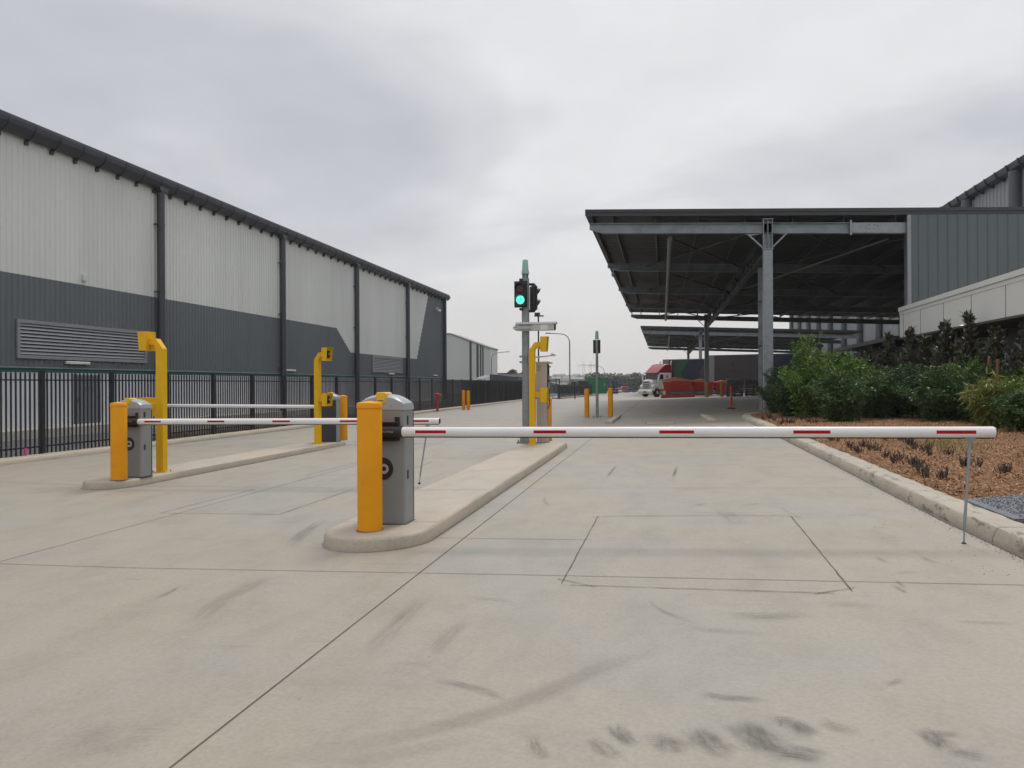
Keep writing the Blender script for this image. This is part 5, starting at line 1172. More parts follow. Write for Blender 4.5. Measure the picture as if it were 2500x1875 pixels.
MB().rev([(0.33, 0.3), (0.33, 1.9)], (0, -0.9, 0.72), 14, 'x').build('fuel_tank', 'chrome', tk)
for k in range(5): MB().box(-0.26, -0.2, -0.9+0.45*k-0.05, -0.9+0.45*k+0.05, 2.98, 3.04).build('marker_lamp', 'white', tk)

# skips, rail, pallets
def red_skip(label, x, y, wx, dy_, h_, rz=0):
    t = thing('skip_bin', label, 'skip bin', (x, y, gz(x)), rz, 'red skip bins behind the guard rail')
    MB().hexa([(-wx/2+0.25,-dy_/2,0.12),(wx/2-0.1,-dy_/2,0.12),(wx/2-0.1,dy_/2,0.12),(-wx/2+0.25,dy_/2,0.12),(-wx/2,-dy_/2,h_*0.74),(wx/2,-dy_/2,h_*0.74),(wx/2,dy_/2,h_*0.74),(-wx/2,dy_/2,h_*0.74)]).build('bin', 'binred', t, bevel=0.03)
    MB().box(-wx/2-0.04, wx/2+0.04, -dy_/2-0.04, dy_/2+0.04, h_*0.715, h_*0.775).build('rim', 'binred', t)
    MB().prism([(-wx/2-0.12, h_*0.80), (wx/2+0.1, h_*0.79), (wx/2+0.08, h_*0.84), (-wx/2+wx*0.40, h_), (-wx/2-0.14, h_*0.86)], 'y', -dy_/2-0.08, dy_/2+0.08).build('lid', 'binredlid', t, bevel=0.015)
    mb = MB()
    for k in range(4): mb.box(-wx/2+0.8+k*(wx-1)/4, -wx/2+0.88+k*(wx-1)/4, -dy_/2-0.05, -dy_/2, 0.15, h_*0.7)
    mb.build('rib', 'binred', t)
    return t
red_skip('larger red skip with an overhanging pitched lid beside the truck', 1.55, 86.0, 3.0, 2.0, 2.2)
red_skip('smaller red skip with a pitched lid left of the far canopy column', 4.3, 87.0, 2.3, 1.8, 1.95)
red_skip('red skip mostly hidden behind the far canopy column', 6.6, 87.2, 2.0, 1.8, 1.7)
gr_ = thing('guard_rail', 'grey steel guard rail with a white and red end piece before the red skips', 'guard rail', (0.0, 84.2, gz(0)))
mb = MB(); mb.prism([(-0.03, 0.40), (0.05, 0.46), (-0.03, 0.54), (-0.03, 0.58), (0.05, 0.66), (-0.03, 0.72), (-0.06, 0.72), (0.0, 0.66), (-0.06, 0.58), (-0.06, 0.54), (0.0, 0.46), (-0.06, 0.40)], 'x', 0.3, 6.6); mb.build('rail', 'galvd', gr_)
for k in range(4): MB().box(0.9+1.8*k, 1.02+1.8*k, 0.02, 0.16, 0, 0.7).build('post', 'galvd', gr_)
MB().box(-0.1, 0.45, -0.12, 0.1, 0.05, 0.85).build('end_board', 'conered', gr_, bevel=0.03); MB().box(0.05, 0.32, -0.135, -0.12, 0.3, 0.75).build('reflector', 'white', gr_)
MB().box(-0.15, 6.5, -0.16, 0.2, 0.0, 0.10).build('base_strip', 'rubber', gr_); MB().box(-0.1, 3.4, -0.14, 0.15, 0.1, 0.36).build('red_skirt', 'binred', gr_)
for k, (x, lab) in enumerate(((7.2, 'left stack of wrapped grey pallets by the bollards'), (9.05, 'right stack of wrapped grey pallets with white film on top'))):
    t = thing('pallet_stack', lab, 'pallet stack', (x, 81.0+0.0*k, gz(x)), group='wrapped pallet stacks')
    for j_ in range(7):
        mb = MB(); w_ = 0.82+rnd.uniform(-0.03, 0.03); z = 0.26*j_; mb.box(-w_, w_, -0.6, 0.6, z+0.035, z+0.25)
        for b_ in (-0.7, 0, 0.7): mb.box(b_-0.08, b_+0.08, -0.58, 0.58, z, z+0.035)
        mb.build('pallet', 'wrap' if j_ < 6 else 'tlight', t, bevel=0.02)
tb = at(1400+990*.3888, 480+1332*.3888)
t = thing('delineator', 'orange red T-top bollard with a silver band on a black base', 'delineator', tb.to_tuple())
MB().rev([(0.26, 0), (0.24, 0.04), (0.09, 0.07)], n=16).build('base', 'rubber', t)
MB().rev([(0.075, 0.06), (0.07, 0.6), (0.055, 0.62), (0.055, 1.12), (0.075, 1.14), (0.075, 1.2), (0.05, 1.27)], n=16).build('post', 'conered', t)
MB().rev([(0.058, 0.70), (0.058, 0.92)], n=16).build('reflective_band', 'galv', t)
bl = thing('bunting', 'slack rope with red triangle flags strung across the canopy bay', 'bunting', (9.0, 78.0, 0.3))
mb = MB(); P = [(-1.4, 2.2, 0.75), (0, 0, 0.72), (2.2, -0.2, 0.66), (4.4, -0.3, 0.66), (6.8, -0.4, 0.7)]; mb.tube(P, 0.015, 5); mb.build('rope', 'white', bl)
for k in range(4):
    x = 0.0+1.95*k; mb = MB(); mb.prism([(x-0.19, 0.72), (x+0.19, 0.72), (x, 0.26)], 'y', -0.06*k-0.01, -0.06*k+0.01); mb.build('flag', 'conered', bl)
fb = thing('flatbed_trailer', 'low flatbed with red and white side strips behind the front column', 'trailer', (13.5, 84.0, gz(9)), R(-12))
MB().box(-3, 4, -1.2, 1.2, 0.95, 1.15).build('deck', 'tlight', fb); MB().box(-3, 4, -1.23, -1.2, 0.7, 0.93).build('side_strip', 'binred', fb); MB().box(-3, 4, -1.25, -1.2, 1.35, 1.42).build('load_rail', 'tlight', fb)
for k in range(3): wheel(fb, 0.4+1.2*k, -1.0, 0.45, 0.42, 0.3)
for k in range(5): MB().box(-2.9+1.6*k, -2.84+1.6*k, -1.24, -1.2, 1.15, 1.38).build('stake', 'tlight', fb)

# ================================================================== FAR YARD
gs = thing('skip_bin', 'big open green skip with faded white lettering behind the signal pole', 'skip bin', (-10.9, 134, gz(-10)))
MB().hexa([(-1.45,-1.1,0.1),(1.4,-1.1,0.1),(1.4,1.1,0.1),(-1.45,1.1,0.1),(-1.75,-1.2,2.72),(1.65,-1.2,2.72),(1.65,1.2,2.72),(-1.75,1.2,2.72)]).build('bin', 'bingreen', gs, bevel=0.03)
MB().box(-1.8, 1.7, -1.26, 1.26, 2.66, 2.8).build('rim', 'bingreen', gs)
for k in range(3): MB().hexa([(-0.9+0.9*k,-1.16,0.1),(-0.8+0.9*k,-1.16,0.1),(-0.8+0.9*k,-1.1,0.1),(-0.9+0.9*k,-1.1,0.1),(-0.9+0.9*k,-1.26,2.66),(-0.8+0.9*k,-1.26,2.66),(-0.8+0.9*k,-1.2,2.66),(-0.9+0.9*k,-1.2,2.66)]).build('rib', 'bingreen', gs)
text_mesh('bin_lettering', 'LOSEWR', 0.34, 'tlight', gs, (-0.35, -1.262, 2.36), (R(87), 0, 0)); MB().rev([(0.22, -1.29), (0.22, -1.2)], (-0.25, 0, 1.75), 16, 'y').build('bin_roundel', 'tlight', gs)
MB().box(1.0, 1.3, -1.24, -1.1, 1.4, 1.9).build('notice', 'tlight', gs)
db = thing('skip_bin', 'dark navy skip standing left of the big green skip', 'skip bin', (-13.4, 136, gz(-10)))
MB().hexa([(-0.9,-1,0.1),(1.0,-1,0.1),(1.0,1,0.1),(-0.9,1,0.1),(-1.1,-1.1,2.25),(1.15,-1.1,2.25),(1.15,1.1,2.25),(-1.1,1.1,2.25)]).build('bin', 'charcoal', db, bevel=0.03); MB().box(-1.15, 1.2, -1.15, 1.15, 2.2, 2.32).build('rim', 'charcoal', db)
bb = thing('crate_stack', 'blue and white stacked crates right of the green skip', 'crates', (-8.0, 138, gz(-8)))
for j_ in range(5):
    for i in range(2): MB().box(-0.75+0.55*i, -0.25+0.55*i, -0.4, 0.4, 0.48*j_, 0.48*j_+0.42).build('crate', 'blue' if (i+j_) % 2 else 'tgrey', bb, bevel=0.03)
def car(label, x, y, col, rz=0, tall=False, group='cars parked at the far end of the yard'):
    t = thing('parked_car', label, 'car', (x, y, gz(x, y)), rz, group)
    hb = 0.85 if not tall else 1.1; hr = 1.42 if not tall else 2.1
    b_ = MB().prism([(-2.2, 0.3), (-2.25, 0.7), (-2.0, hb), (-1.1, hb+0.05), (1.7, hb+0.05), (2.15, hb-0.05), (2.2, 0.35)], 'y', -0.88, 0.88).build('body', col, t, bevel=0.08)
    MB().prism([(-1.2, hb), (-0.5, hr), (1.2, hr), (1.85, hb)], 'y', -0.76, 0.76).build('cabin', 'glass' if not tall else col, t, bevel=0.08)
    MB().prism([(-0.55, hr-0.03), (-0.4, hr+0.03), (1.1, hr+0.03), (1.25, hr-0.03)], 'y', -0.72, 0.72).build('roof', col, t, bevel=0.03)
    for sx in (-1.4, 1.35):
        for sy in (-0.8, 0.8): wheel(t, sx, sy, 0.32, 0.32, 0.22)
    for sy in (-0.6, 0.6): MB().box(-2.27, -2.2, sy-0.16, sy+0.16, 0.6, 0.74).build('headlight', 'chrome', t)
for px, lab, col, rz, tall in ((1507, 'small silver white car parked nose out at the far yard end', 'white', R(75), False), (1520, 'red van parked behind the silver white car', 'truckred', R(25), True), (1537, 'dark blue car at the right of the far parked row', 'blue', R(10), False)):
    d_ = ray(px, 955); car(lab, d_[0]/d_[1]*232, 232+ (6 if tall else 0), col, rz, tall)

def lamp_post(label, px, Y, h_, arm, base):
    d_ = ray(px, 900); x = d_[0]/d_[1]*Y; t = thing('street_lamp', label, 'street lamp', (x, Y, base), group='curved arm street lamps'); h_ -= base; s_ = 1 if arm > 0 else -1; a = abs(arm); r_ = a*0.45
    P = [(0, 0, 0), (0, 0, h_-r_*1.1)]+[(s_*r_*(1-math.cos(PI/2*i/7)), 0, h_-r_*1.1+r_*math.sin(PI/2*i/7)) for i in range(1, 8)]+[(s_*a, 0, h_)]
    MB().tube(P, [0.09]*2+[0.065]*8, 8).build('pole', 'galvd', t)
    MB().box(min(s_*a, s_*(a+0.7)), max(s_*a, s_*(a+0.7)), -0.14, 0.14, h_-0.06, h_+0.1).build('lamp_head', 'galvd', t, bevel=0.03)
lamp_post('curved street lamp beside the far white warehouse', 1200, 150, 8.0, 3.0, -0.5)
lamp_post('tall curved street lamp just right of the traffic light', 1391, 104, 8.5, -2.6, -0.3)
lamp_post('curved street lamp above the green skip', 1475, 215, 6.6, -3.6, -1.2)
lamp_post('small distant curved lamp left of the truck above the red van', 1521, 300, 4.8, -5.0, -4)
lamp_post('smallest distant curved lamp low beside the truck', 1545, 330, 1.6, -4.5, -5)
d_ = ray(1315, 900); t = thing('floodlight_mast', 'thin black mast with a floodlight behind the traffic light', 'floodlight', (d_[0]/d_[1]*70, 70, gz(-10)))
MB().tube([(0,0,0), (0,0,8.1)], 0.07, 10).build('pole', 'blackmetal', t)
mb = MB(); mb.hexa([(-0.35,-0.2,8.05),(0.1,-0.2,8.05),(0.1,0.2,8.05),(-0.35,0.2,8.05),(-0.3,-0.2,8.4),(0.15,-0.2,8.4),(0.15,0.2,8.4),(-0.3,0.2,8.4)]); mb.box(0.1, 0.48, -0.2, 0.2, 8.05, 8.15); mb.build('lamp_head', 'blackmetal', t)

# far buildings behind the fence
fw = thing('warehouse', 'plain white gable ended warehouse beyond the slate warehouse corner', 'warehouse', (-44, 150, -0.5))
MB().prism([(-22, 0), (10.2, 0), (10.2, 9.2), (2.0, 12.2), (-2, 12.2), (-22, 6.5)], 'y', 0, 7).build('wall', 'whitebld', fw)
mb = MB(); mb.prism([(10.3, 9.15), (2.0, 12.25), (-2, 12.3), (-2, 12.5), (2.05, 12.45), (10.35, 9.4)], 'y', -0.2, 7.2); mb.build('roof', 'tlight', fw)
for px, w_ in ((1149, 0.22), (1166, 0.22), (1173.5, 0.14), (1179, 0.14)):
    d_ = ray(px, 900); x = d_[0]/d_[1]*150+44; hh = 9.2+(10.2-x)/8.2*3.0; MB().box(x-w_, x+w_, -0.05, 0, 0, min(12.1, hh)).build('downpipe', 'charcoal', fw)
gb = thing('shed', 'low grey flat roofed shed behind the fence line', 'shed', (-36, 170, -0.5)); MB().box(-4, 3.5, 0, 10, 0, 4.4).build('wall', 'cab', gb); MB().box(-4.1, 3.6, -0.1, 10.1, 4.4, 4.6).build('roof', 'gutter', gb)
wb = thing('shed', 'low white flat roofed shed just left of the traffic light pole', 'shed', (-34.6, 172, -0.5)); MB().box(-1, 6.5, 0, 10, 0, 4.3).build('wall', 'whitebld', wb); MB().box(-1.1, 6.6, -0.1, 10.1, 4.3, 4.4).build('roof', 'tlight', wb)
d_ = ray(1203, 925); vt = thing('parked_truck', 'white cab truck with a dark box body parked behind the black fence', 'truck', (d_[0]/d_[1]*118, 118, -0.3), R(-8))
MB().prism([(-3.4, 0.6), (-3.5, 1.8), (-2.9, 2.5), (-1.6, 2.95), (0.0, 3.25), (0.0, 0.6)], 'y', -1.2, 1.2).build('cab_body', 'white', vt, bevel=0.15)
MB().prism([(-2.9, 2.75), (-1.5, 3.15), (0.0, 3.4), (0.0, 3.1), (-1.6, 2.85)], 'y', -1.1, 1.1).build('roof_fairing', 'white', vt, bevel=0.05)
for k in range(4): MB().box(-2.6+0.35*k, -2.42+0.35*k, -1.23, -1.18, 2.35+0.06*k, 2.55+0.06*k).build('marker_lamp', 'charcoal', vt)
MB().box(-0.05, 4.6, -1.25, 1.25, 1.0, 3.05).build('box_body', 'steel', vt, bevel=0.03); MB().prism([(-0.05, 3.0), (-0.05, 3.45), (4.6, 3.0)], 'y', -1.2, 1.2).build('roof_deflector', 'charcoal', vt)
for xx in (-2.3, 2.4, 3.6):
    for s_ in (-1, 1): wheel(vt, xx, s_*1.0, 0.5, 0.5, 0.3)

# hills, trees, houses, pylons
def hz(x, y):
    d = math.hypot(x, y); a = math.atan2(x, y)
    base = -11.5 + 24*clamp((d-420)/1050, 0, 1)**1.1
    return base + (2.0+0.002*d)*noise.noise(Vector((x*0.004, y*0.004, 0)))*clamp((d-380)/300, 0, 1)
mb = MB(); nr, na = 34, 90
for j_ in range(nr+1):
    d = 370*(1780/370)**(j_/nr)
    for i in range(na+1): a = R(-48)+R(88)*i/na; x, y = d*math.sin(a), d*math.cos(a); mb.v.append((x, y, hz(x, y)))
for j_ in range(nr):
    for i in range(na): a = j_*(na+1)+i; mb.f.append((a, a+1, a+na+2, a+na+1))
tag(mb.build('hills', 'hill', ang=80), kind='structure')
ICO = None
def ico():
    global ICO
    if ICO is None:
        import bmesh
        bm = bmesh.new(); bmesh.ops.create_icosphere(bm, subdivisions=2, radius=1); ICO = ([tuple(v.co) for v in bm.verts], [tuple(v.index for v in f.verts) for f in bm.faces]); bm.free()
    return ICO
def blob(mb, c, rx, rz_, seed):
    V, F = ico(); n0 = len(mb.v)
    for v in V:
        k = 1+0.55*noise.noise(Vector((v[0]*1.7+seed, v[1]*1.7, v[2]*1.7)))+0.3*noise.noise(Vector((v[0]*5+seed, v[1]*5, v[2]*5))); mb.v.append((c[0]+v[0]*rx*k, c[1]+v[1]*rx*k, c[2]+v[2]*rz_*k))
    mb.f += [tuple(n0+i for i in f) for f in F]
mb = MB()
for i in range(1500):
    a = R(rnd.uniform(-32, 6)); d = 480+1100*rnd.random()**0.8; x, y = d*math.sin(a), d*math.cos(a)
    r_ = rnd.uniform(2.6, 5.6)*(0.8+d/2600); blob(mb, (x, y, hz(x, y)+r_*0.35), r_, r_*rnd.uniform(0.55, 0.85), i*3.7)
tag(mb.build('distant_woodland', 'treed', ang=20), 'grey green woodland covering the far hazy hills', 'woodland', kind='stuff')
def leaftree(mb, x, y, z, h_, r_, n, s_, seed):
    rr_ = random.Random(seed); cl = [(x+rr_.uniform(-.6,.6)*r_, y+rr_.uniform(-.6,.6)*r_, z+h_*rr_.uniform(0.35, 0.9), r_*rr_.uniform(0.3, 0.55)) for _ in range(9)]
    for i in range(n):
        c_ = rr_.choice(cl); v = Vector((rr_.gauss(0,1), rr_.gauss(0,1), rr_.gauss(0,1))).normalized()*c_[3]*rr_.random()**0.3; p = Vector(c_[:3])+Vector((v.x, v.y, v.z*0.75))
        d1 = Vector((rr_.uniform(-1,1), rr_.uniform(-1,1), rr_.uniform(-1,1))).normalized()*s_; d2 = d1.orthogonal().normalized()*s_*0.7; mb.quad(p-d1, p-d2, p+d1, p+d2)
for k, (px, Y, h_, r_, lab) in enumerate(((1462, 330, 15.5, 10, 'domed dark tree rising behind the green skip'), (1438, 340, 11.5, 10, 'low spreading tree left of the green skip'), (1500, 345, 12.5, 9, 'dark bushy tree over the silver white car'), (1523, 350, 13.5, 10, 'dark rounded tree over the red van'),
        (1548, 340, 14, 10, 'dark tree between the red van and the truck'), (1572, 335, 14.5, 9, 'dark tree right behind the truck cab'), (1596, 345, 14.5, 10, 'tree half hidden by the truck cab roof'), (1640, 350, 14, 12, 'tree hidden mostly by the lead trailer'), (1484, 352, 12, 9, 'small dark tree between the skip and the cars'),
        (1410, 300, 6.5, 5, 'low tree above the leaning gate leaf'), (1372, 310, 6.5, 5, 'low tree beside the tall curved street lamp'), (1345, 320, 7, 5, 'low tree behind the payment cabinet'))):
    d_ = ray(px, 900); x = d_[0]/d_[1]*Y; zb_ = -6 if Y < 325 else -10
    t = thing('tree', lab, 'tree', (x, Y, zb_), group='trees beyond the far yard')
    MB().tube([(0,0,-1),(0.2,0,h_*0.35),(0,0.3,h_*0.6)], [0.5, 0.35, 0.2], 8).build('trunk', 'bark', t)
    mb = MB(); leaftree(mb, 0, 0, 0, h_, r_, 2600, 0.55, k); mb.build('crown', 'treef', t, smooth=False)
for k, (px, Y, lab) in enumerate(((1236, 210, 'small round tree peeking over the white shed'), (1252, 214, 'bushy tree top over the white shed roof'), (1268, 212, 'rightmost small tree over the white shed'))):
    d_ = ray(px, 900); x = d_[0]/d_[1]*Y; t = thing('tree', lab, 'tree', (x, Y, -1.5), group='trees behind the white shed')
    MB().tube([(0,0,0),(0,0,3.5)], [0.25, 0.15], 6).build('trunk', 'bark', t); mb = MB(); leaftree(mb, 0, 0, 0, 6.6+0.6*(k % 2), 2.4, 900, 0.22, 50+k); mb.build('crown', 'treef', t, smooth=False)
for k in range(16):
    px = 1352+ (k*37) % 100; d = 520+60*k; u = (px-1250)/1875; a = math.atan2(*ray(px, 900)[:2]); x, y = d*math.sin(a), d*math.cos(a); z = hz(x, y)+3.2+rnd.uniform(0, 1.5)
    t = thing('house', 'small pale house among the hazy hillside trees', 'house', (x, y, z), rnd.uniform(-0.5, 0.5), 'houses on the distant hillside')
    MB().box(-7, 7, -4, 4, -6, 2.6).build('wall', 'whitebld', t); MB().prism([(-4.6, 2.6), (4.6, 2.6), (0, 5.0)], 'x', -7.4, 7.4).build('roof', ('rooftile', 'rooftileb', 'wdark', 'tlight')[k % 4], t)
for k, px in enumerate((1425, 1442.5)):
    d = 760; a = math.atan2(*ray(px, 900)[:2]); t = thing('pylon', ('left lattice power pylon on the hazy skyline', 'right lattice power pylon behind the signal pole')[k], 'pylon', (d*math.sin(a), d*math.cos(a), 8.0), 0.1, 'power pylons on the skyline')
    hh = 13.0; mb = MB()
    for s_ in (-1, 1): mb.bar((s_*1.5-0.8*k, 0, 0), (s_*0.5, 0, hh), 0.16, 0.16)
    for j_ in range(6): z = hh*j_/6; mb.bar((-1.4+z*0.07, 0, z), (1.4-(z+2)*0.07, 0, z+hh/6), 0.12, 0.12)
    mb.bar((0, 0, hh), (0.0, 0, hh+3.0), 0.2, 0.2); mb.build('tower', 'steel', t)
    mb = MB(); mb.bar((-5.5, 0, hh-1.6), (5.5, 0, hh-1.6), 0.18, 0.18); mb.bar((-4.5, 0, hh-0.6), (4.5, 0, hh-0.6), 0.14, 0.14)
    for s_ in (-5.2, -2.6, 2.6, 5.2): mb.bar((s_, 0, hh-1.6), (s_, 0, hh-4.2), 0.12, 0.12)
    mb.build('crossarm', 'steel', t)

# ================================================================== PLANTS
import numpy as np
def leaves_mesh(P, D, U, Ls, Ws, shape='diamond'):
    """P base points, D direction, U side vector, lengths, widths -> verts, faces"""
    n = len(P); Ls = Ls[:, None]; Ws = Ws[:, None]
    Nn = np.cross(D, U); b = P; tip = P+D*Ls; md = P+D*Ls*0.45+Nn*Ls*0.06
    l_ = md-U*Ws*0.5; r_ = md+U*Ws*0.5; V = np.stack([b, r_, tip, l_], 1).reshape(-1, 3)
    F = np.arange(4*n).reshape(-1, 4); return V, F
def np_build(name, V, F, m_, parent):
    me = bpy.data.meshes.new(name); me.vertices.add(len(V)); me.vertices.foreach_set('co', V.astype(np.float32).ravel())
    me.loops.add(F.size); me.loops.foreach_set('vertex_index', F.astype(np.int32).ravel()); me.polygons.add(len(F)); me.polygons.foreach_set('loop_start', np.arange(0, F.size, 4, dtype=np.int32))
    me.update(calc_edges=True); me.validate(); me.materials.append(M[m_]); o = bpy.data.objects.new(name, me); C.objects.link(o); o.parent = parent; return o
def norm(a): return a/np.maximum(1e-6, np.linalg.norm(a, axis=1, keepdims=True))
def shrub(label, h_, r_, nst, nleaf, ll, lw, mt, seed, droop=0.25, group='feathery green shrubs', top=0.9, up=0.55, cat='shrub', name='shrub', spikes=0, inner=0.0):
    rs = np.random.RandomState(seed); t = thing(name, label, cat, group=group); mb = MB(); tips = []
    for s_ in range(nst):
        a = rs.uniform(0, 2*PI); e = rs.uniform(0.15, 1.0)**0.7; hh = h_*rs.uniform(0.55, 1.0)*(1-0.35*e**2); rad = r_*e
        if s_ < spikes: hh = h_*rs.uniform(0.92, 1.0); rad = r_*rs.uniform(0.0, 0.35)
        p0 = np.array([rs.uniform(-.12, .12)*r_, rs.uniform(-.12, .12)*r_, -0.1]); p2 = np.array([rad*math.cos(a), rad*math.sin(a), hh]); p1 = np.array([rad*0.35*math.cos(a), rad*0.35*math.sin(a), hh*0.55])
        P = [p0*(1-q)**2+p1*2*q*(1-q)+p2*q*q for q in np.linspace(0, 1, 7)]; mb.tube([tuple(p) for p in P], [0.022*(1-0.8*i/6)*h_/2 for i in range(7)], 5); tips.append((p0, p1, p2))
    mb.build('stems', 'bark', t)
    n = nleaf; si = rs.randint(0, nst, n); q = rs.uniform(0.12, 1.0, n)**0.75
    A = np.array([x[0] for x in tips])[si]; B = np.array([x[1] for x in tips])[si]; Cc = np.array([x[2] for x in tips])[si]; Q = q[:, None]
    base = A*(1-Q)**2+B*2*Q*(1-Q)+Cc*Q*Q
    # clumped twigs: leaves share twig directions
    tw = rs.randint(0, 26, n); ta = (si*7.13+tw*2.399) % (2*PI); tr = rs.uniform(0.02, 1, n)**0.8*(r_*0.36)*(1.15-0.65*q); te = np.sin(si*3.1+tw*1.7)*0.5+0.25
    # quantise position along the stem to the twig's root
    qq = np.clip((tw+rs.uniform(-.3,.3,n))/26*0.9+0.1, 0, 1)[:, None]; base = A*(1-qq)**2+B*2*qq*(1-qq)+Cc*qq*qq; tr = tr*(1.25-0.85*qq[:, 0]*0.9)
    dirv = np.stack([np.cos(ta)*np.cos(te), np.sin(ta)*np.cos(te), np.sin(te)], 1)
    P = base+dirv*tr[:, None]; P[:, 2] -= droop*tr**2/r_*1.2; P += rs.normal(0, 0.012, P.shape)*h_; P[:, 2] = np.maximum(P[:, 2], 0.04)
    D = norm(dirv*0.5+rs.normal(0, 0.55, P.shape)+np.array([0, 0, up-droop])); U = norm(np.cross(D, rs.normal(0, 1, P.shape)))
    V, F = leaves_mesh(P, D, U, rs.uniform(0.5, 1.35, n)*ll, rs.uniform(0.75, 1.2, n)*lw); np_build('foliage', V, F, mt, t); return t
A_ = shrub('tallest feathery green shrub with a loose spire beside the front column', 2.75, 1.25, 30, 11000, 0.135, 0.043, 'leafg', 1, spikes=4)
B_ = shrub('broad mid green shrub low in front of the spired shrub', 1.75, 1.25, 34, 12000, 0.125, 0.038, 'leafm', 2)
Y_ = shrub('lime green shrub with long drooping leaves beside the arm tip', 1.75, 0.8, 22, 3000, 0.24, 0.035, 'leafy', 3, droop=0.6, up=0.2)
D_ = shrub('dark glossy upright shrub at the left end of the dark row', 3.15, 0.62, 15, 2300, 0.18, 0.08, 'leafd', 4, droop=0.0, up=0.9, group='dark glossy upright shrubs', spikes=5)
A_.location = (5.2, 29.6, bedz(5.2, 29.6)-0.0); A_.scale = (1, 1, 1.12)
B_.location = (5.75, 26.6, bedz(5.75, 26.6))
Y_.location = (8.25, 21.6, bedz(8.2, 21.6)); 
D_.location = (8.9, 33.2, bedz(8.9, 33))
for (x, y, src, s_, rz, lab) in ((4.75, 33.6, A_, (0.85, 0.85, 0.72), 1.2, 'green shrub hugging the foot of the front canopy column'), (5.9, 31.6, A_, (0.9, 0.9, 0.86), 2.7, 'green shrub just behind the spired shrub'), (6.15, 29.0, B_, (1.15, 1.15, 1.42), 4.0, 'tall rounded green shrub right of the spired shrub'),
        (4.8, 30.4, B_, (0.85, 0.85, 0.9), 0.5, 'bushy shrub at the bed edge beside the front column'), (6.9, 27.6, B_, (1.0, 1.0, 0.98), 2.2, 'mid green shrub second from the left in the front hedge'), (7.7, 28.2, A_, (0.95, 0.95, 0.66), 3.3, 'bright topped shrub in the middle of the hedge'),
        (8.35, 27.0, B_, (1.05, 1.05, 1.08), 5.1, 'rounded shrub below the white fascia corner'), (8.2, 25.3, A_, (0.95, 0.95, 0.62), 0.9, 'feathery shrub in the right half of the hedge'), (9.0, 25.9, B_, (1.05, 1.05, 1.15), 1.9, 'dense shrub below the third fascia panel'),
        (8.9, 24.0, B_, (0.95, 0.95, 1.05), 3.0, 'green shrub left of the timber stakes'), (9.4, 22.3, A_, (0.85, 0.85, 0.58), 4.4, 'green shrub behind the lime coloured shrub'), (9.2, 20.5, B_, (0.95, 0.95, 0.9), 5.6, 'green shrub at the right frame edge'), (8.35, 20.0, B_, (0.72, 0.72, 0.6), 0.2, 'low green shrub nearest the arm tip'), (7.0, 31.0, B_, (1.1, 1.1, 1.3), 0.7, 'shaded green shrub under the canopy edge')):
    d__ = dup(src, lab, (x, y, bedz(x, y)), rz, s_)
    for q__ in bpy.data.objects:
        if q__.parent == d__ and q__.name.startswith('foliage'):
            q__.material_slots[0].link = 'OBJECT'; q__.material_slots[0].material = M[('leafg', 'leafm', 'leafh', 'leafm', 'leafk')[int(x*7+y*3) % 5]]
for (x, y, s_, rz, lab) in ((9.25, 31.7, 1.03, 1.0, 'dark upright shrub second from the left in the dark row'), (9.3, 30.0, 0.9, 2.0, 'dark upright shrub under the second fascia panel'), (9.45, 28.3, 1.04, 3.1, 'dark upright shrub in the middle of the dark row'), (9.55, 26.6, 1.08, 4.2, 'tall dark upright shrub right of the middle'), (9.75, 25.2, 0.88, 5.0, 'dark upright shrub left of the timber stakes'),
        (8.2, 33.6, 0.84, 0.3, 'shorter dark shrub behind the green hedge on the left'), (10.0, 23.9, 0.95, 0.8, 'dark upright shrub behind the timber stakes'), (7.4, 34.0, 0.8, 1.5, 'shortest dark shrub nearest the canopy column')):
    dup(D_, lab, (x, y, bedz(min(x, 12), y)), rz, (1.0, 1.0, s_))
dup(Y_, 'second lime shrub tucked at the right of the hedge', (9.0, 21.3, bedz(9, 21.3)), 2.0, (0.9, 0.9, 0.85))
for k, (px, py, Y) in enumerate(((1860+1535*.3616, 780+255*.3616, 24.0), (1860+1593*.3616, 780+268*.3616, 23.3))):
    q = aty(px, py, Y); o = MB().rev([(0.045, -0.1), (0.045, q.z-bedz(q.x, Y)-0.02), (0.03, q.z-bedz(q.x, Y))], n=10).build('timber_stake', 'timber', loc=(q.x, Y, bedz(min(q.x, 12), Y))); tag(o, ('left reddish timber stake rising from the shrubs', 'right reddish timber stake rising from the shrubs')[k], 'stake', 'timber plant stakes')
# succulents
def succ(seed, n, h_, mt):
    rs = random.Random(seed); t = bpy.data.objects.new('tmp', None); mb = MB()
    for i in range(n):
        a = rs.uniform(0, 2*PI); sp = rs.uniform(0.02, 0.12); b_ = (rs.uniform(-.03, .03), rs.uniform(-.03, .03), -0.02); hh = h_*rs.uniform(0.5, 1)
        m_ = (b_[0]+sp*math.cos(a)*0.9, b_[1]+sp*math.sin(a)*0.9, hh*0.5); e = (b_[0]+sp*math.cos(a)*1.15, b_[1]+sp*math.sin(a)*1.15, hh)
        mb.tube([b_, m_, e], [0.004, 0.0065, 0.003], 5)
        for j_ in range(5):
            f_ = rs.uniform(0.3, 0.95); c_ = Vector(b_).lerp(Vector(e), f_); a2 = rs.uniform(0, 2*PI); q = c_+Vector((math.cos(a2)*0.022, math.sin(a2)*0.022, 0.032)); mb.tube([c_, c_.lerp(q, 0.5)+Vector((0, 0, -0.004)), q], [0.003, 0.006, 0.002], 4)
    bpy.data.objects.remove(t); return mb.build('succulent', mt)
SV = [succ(11, 11, 0.24, 'succ'), succ(12, 8, 0.19, 'succ'), succ(13, 14, 0.22, 'succ'), succ(14, 9, 0.2, 'succr')]
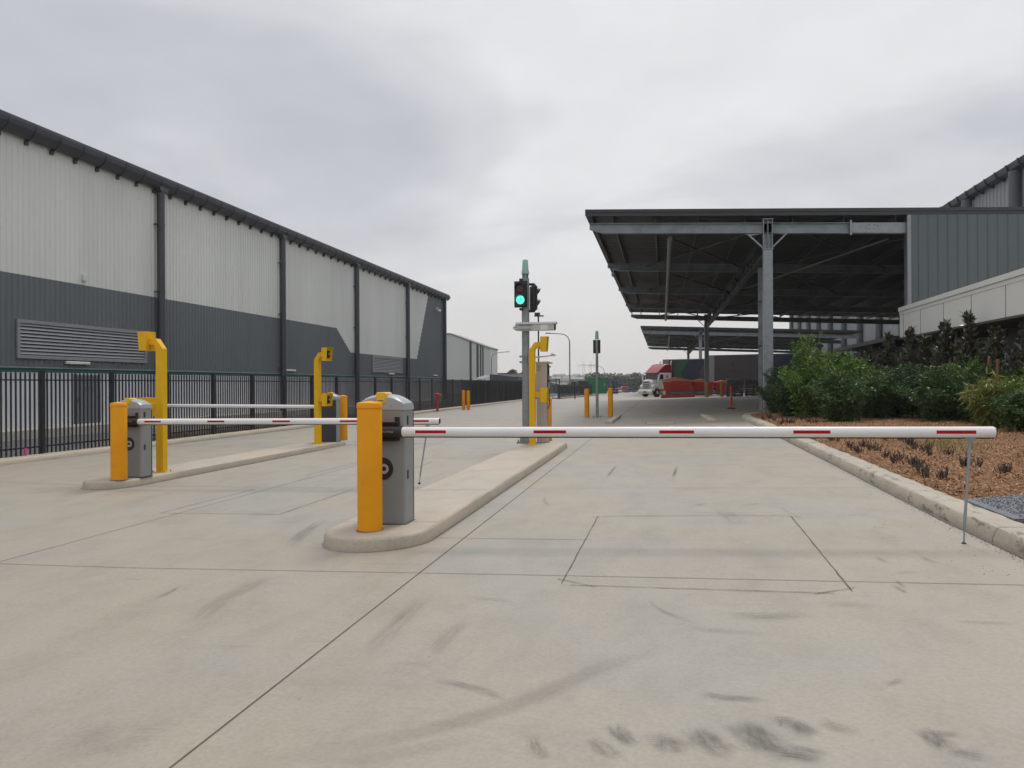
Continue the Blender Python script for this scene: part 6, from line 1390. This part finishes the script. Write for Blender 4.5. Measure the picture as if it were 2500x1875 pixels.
plants = [(590,840),(640,885),(690,850),(725,880),(770,885),(835,920),(895,955),(945,945),(1020,985),(1065,1020),(1105,1045),(1225,1060),(1110,890),(1135,915),(990,835),(1035,870),(1275,905),(1375,980),(1460,985),(1615,1040),(1650,1035),(945,815),(840,815),(500,815),(150,690),(90,680),(320,695),(45,660),(355,695),(270,680),(610,870),(660,888),(1005,850),(1045,990),(1085,1035),(15,665),(130,700),(175,695),(205,700),(470,812)]
used = [0]*4
for k, (a, b_) in enumerate(plants):
    p = at(1860+a*.3616, 780+b_*.3616, 0.2); far_ = p.y > 19; i = 3 if (far_ or k in (16, 23)) else k % 3
    o = SV[i] if not used[i] else SV[i].copy()
    if used[i]: C.objects.link(o)
    used[i] = 1; o.location = (p.x, p.y, bedz(p.x, p.y)-0.01); o.rotation_euler = (0, 0, k*1.3); s_ = 0.75+0.35*((k*7) % 5)/5+ (0.25 if far_ else 0); o.scale = (s_, s_, s_)
    tag(o, 'small dark brown finger leaved succulent planted in the bark mulch' if i < 3 else 'small reddish brown succulent planted in the bark mulch', 'succulent', 'small succulents planted in the mulch bed' if i < 3 else 'reddish succulents planted in the mulch bed')
mb = MB()
for i in range(420):
    if i < 260: x, y = rnd.gauss(6.9, 1.0), rnd.gauss(20.5, 2.2)
    else: x, y = rnd.gauss(5.2, 0.35), rnd.gauss(15.8, 0.6)
    if x < kx(y)+0.2: continue
    z = bedz(x, y); a = rnd.uniform(0, 2*PI); l_ = rnd.uniform(0.08, 0.3); d1 = (math.cos(a)*l_*0.5, math.sin(a)*l_*0.5); w_ = 0.005
    mb.quad((x-w_, y, z), (x+w_, y, z), (x+w_*.3+d1[0], y+d1[1], z+l_*0.8), (x-w_*.3+d1[0], y+d1[1], z+l_*0.8))
tag(mb.build('grass_tufts', 'grass', smooth=False), 'sparse yellow green grass blades in the mulch', 'grass', kind='stuff')

# ------------------------------------------------------------------ haze
hm = bpy.data.materials.new('haze_air'); hm.use_nodes = True; nt = hm.node_tree; nt.nodes.clear()
ho = N(nt, 'ShaderNodeOutputMaterial'); pv = N(nt, 'ShaderNodeVolumePrincipled'); pv.inputs['Color'].default_value = (1.0, 1.0, 1.0, 1); pv.inputs['Density'].default_value = 0.0003; pv.inputs['Anisotropy'].default_value = 0.2
nt.links.new(pv.outputs[0], ho.inputs['Volume'])
tag(MB().box(-1500, 1200, -310, 1990, -46, 60).build('haze', hm, smooth=False), 'thin pale grey air over the whole yard and hills', 'haze', kind='stuff')
